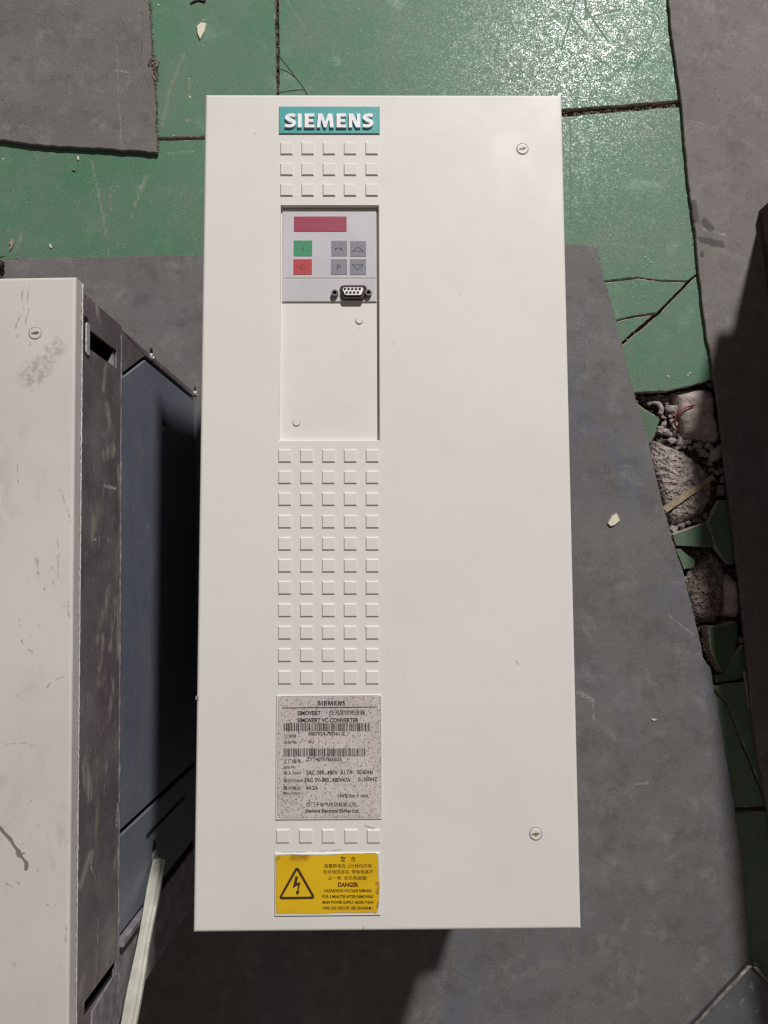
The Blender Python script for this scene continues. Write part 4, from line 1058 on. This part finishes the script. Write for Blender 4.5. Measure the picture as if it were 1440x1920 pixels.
# broken tile pieces lying loose
def frag(label, pts, zs, th, seed, clayside=True):
    """pts in the picture with a height each: a tilted broken tile"""
    top = [U(x, y, z) for (x, y), z in zip(pts, zs)]
    xy = [(p.x,p.y) for p in top]
    if area(xy) < 0: top = top[::-1]
    a_, b_, c_ = top[0], top[len(top)//3], top[2*len(top)//3]; n = (b_-a_).cross(c_-a_).normalized()
    if n.z < 0: n = -n
    cen = sum(top, Vector())/len(top)
    fit = [p-n*((p-a_).dot(n)) for p in top]
    mb = MB(); low = [p-n*th for p in fit]; mid = [p-n*.0006 for p in fit]; ins = [p+(cen-p).normalized()*.0007 for p in fit]
    mb.rings([low, mid, ins], mats=[1,1,0])
    tag(build('tile_fragment', mb, [TILE_DUSTY, CLAY], loc=(cen.x,cen.y,min(p.z for p in low))), label, 'tile fragment')
frag('four sided green tile fragment bridging the hole below the pitted chunk', [(1261,1002),(1292,991),(1326,979),(1341,1010),(1340,1026),(1300,1025),(1268,1023)], [-.008,-.009,-.011,-.015,-.015,-.012,-.008], .009, 1)
frag('small three sided green tile fragment with pale chipped rim', [(1266,1029),(1277,1030),(1307,1052),(1302,1064),(1284,1067)], [-.010,-.012,-.018,-.018,-.011], .008, 2)
frag('dark green tile fragment beside the right sheet, right of the four sided one', [(1348,938),(1371,938),(1382,1027),(1380,1056),(1367,1058),(1360,1052),(1342,1027),(1337,1008),(1327,980)], [-.010]*9, .009, 3)
frag('tall leaning green tile fragment showing its pale clay edge', [(1328,1175),(1357,1173),(1379,1165),(1385,1175),(1381,1209),(1370,1244),(1354,1262),(1332,1217)], [-.004,-.010,-.015,-.016,-.016,-.014,-.011,-.005], .012, 4)
frag('lowest dark green tile fragment at the bottom end of the hole', [(1371,1236),(1394,1209),(1402,1270),(1345,1281),(1341,1268),(1360,1264)], [-.012]*6, .009, 5)
# wood splinters, red wire, chips
def splinter(name, label, a_, za, b_, zb_, w0, w1, mat, cat):
    pa, pb = U(*a_, za), U(*b_, zb_); d = (pb-pa).normalized(); s_ = d.cross(Vector((0,0,1))).normalized(); u_ = s_.cross(d); mb = MB(); rows = []
    for k in range(9):
        c = pa+(pb-pa)*k/8; ww = w0+(w1-w0)*k/8+.0003*noise.noise(Vector((k*.8,w0*900,1)))
        rows.append([c-s_*ww-u_*.0008, c+s_*ww-u_*.0008, c+s_*ww*.9+u_*.0008, c-s_*ww*.9+u_*.001])
    mb.grid(rows, closed=True); mb.face(rows[0][::-1]); mb.face(rows[-1])
    tag(build(name, mb, mat, loc=pa), label, cat)
splinter('wood_splinter', 'pale wood splinter lying across the pitted mortar chunk', (1246,956), -.006, (1338,894), -.008, .0044, .0030, WOOD, 'wood splinter')
splinter('wood_splinter', 'thin brown wood splinter standing by the lower right sheet edge in the shade', (1395,1258), -.003, (1404,1328), -.003, .0012, .0006, WOOD, 'wood splinter')
mb = MB(); mb.tube([U(1272,806,-.016),U(1266,797,-.013),U(1265,788,-.010),U(1268,777,-.008),U(1276,769,-.007),U(1288,763,-.007),U(1302,760,-.0085)], .0011, 8)
wp = U(1270,790,-.014); tag(build('wire', mb, REDWIRE, loc=wp, smooth=True), 'short bent red wire over the smooth pinkish mortar chunk', 'wire')
def chip(label, pts, z0, th, name='chip', mat=CHIP, tilt=0):
    p = UX(pts, z0+th)
    if area(p) < 0: p = p[::-1]
    c = center(p); q = inset(p, .0004); mb = MB()
    mb.rings([[(x,y,z0) for x,y in p],[(x,y,z0+th*.7) for x,y in p],[(x,y,z0+th+tilt*(y-c[1])) for x,y in q]])
    tag(build(name, mb, mat, loc=(c[0],c[1],z0)), label, 'chip')
chip('cream paint chip on the felt sheet right of the middle cabinet', [(1140,981),(1147,968),(1156,962),(1159,966),(1163,976),(1157,981),(1152,985),(1145,987)], .0002, .0026)
chip('pointed white chip on the green tile near the frayed sheet', [(369,48),(377,41),(387,43),(383,58),(375,73),(370,62)], TZ+.0002, .0022)
chip('tiny white sliver just below the frayed sheet', [(144,293),(147,292),(148,299),(145,300)], TZ+.0002, .0015)
chip('tiny brown crumb on the green tile left of the middle cabinet', [(135,315),(141,316),(141,320),(136,319)], TZ+.0002, .0018, mat=WOOD)
chip('small pale sliver on the green tile above the scuffed cabinet', [(91,458),(95,457),(97,464),(94,465)], TZ+.0002, .0015)
chip('brown leaf-like splinter on the green tile at the left edge', [(22,447),(26,452),(22,464),(17,471),(19,459),(16,456)], TZ+.0002, .002, mat=WOOD)
chip('dark shred of rubber at the top edge above the white chip', [(356,6),(362,0),(386,-3),(384,3),(372,0),(362,4)], TZ+.0002, .002, mat=BLACK)
chip('white paint sliver on the felt sheet, lower right', [(1220,1348),(1228,1348),(1233,1350),(1225,1352)], .0002, .0012)
# loose grit scattered over tiles and sheets
mb = MB(); rnd = random.Random(12)
for k in range(210):
    px = rnd.choice((rnd.uniform(0,385), rnd.uniform(300,1250), rnd.uniform(1060,1300))); py = rnd.uniform(0,480) if px < 1060 else rnd.uniform(210,720)
    p = U(px, py, TZ+.0003); crumb(mb, p, rnd.choice((.0004,.0005,.0006,.0009)))
for (a_, b_) in ((604,0),):
    pass
for px, py, r_ in ((297,10,.0016),(312,20,.0009),(300,38,.0008),(345,38,.0009),(1210,482,.0014),(1221,492,.0014),(1213,498,.0014),(1207,556,.001),(1251,586,.0012),(1253,705,.0013),(1290,704,.0015),(1293,700,.0014),(1271,710,.001),(1317,538,.001),(1316,582,.0012),(6,298,.0016),(354,148,.0014),(356,182,.0018)):
    crumb(mb, U(px, py, TZ+.0005), r_)
tag(build('grit', mb, CHIP), 'pale grit scattered over the green tiles', 'grit', None, 'stuff')
mb = MB()
for k in range(150):
    px, py = rnd.choice(((rnd.uniform(1065,1300), rnd.uniform(480,1900)), (rnd.uniform(0,270), rnd.uniform(0,260)), (rnd.uniform(1300,1430), rnd.uniform(0,500)), (rnd.uniform(380,1380), rnd.uniform(1760,1915))))
    z = 0.0003 if px < 1300 and py > 470 else .0021
    if px < 280 and py < 270: z = .0031
    crumb(mb, U(px, py, z), rnd.choice((.0003,.0004,.0005,.0008)))
tag(build('dust_crumb', mb, DIRT), 'dark crumbs scattered over the grey sheets', 'grit', None, 'stuff')
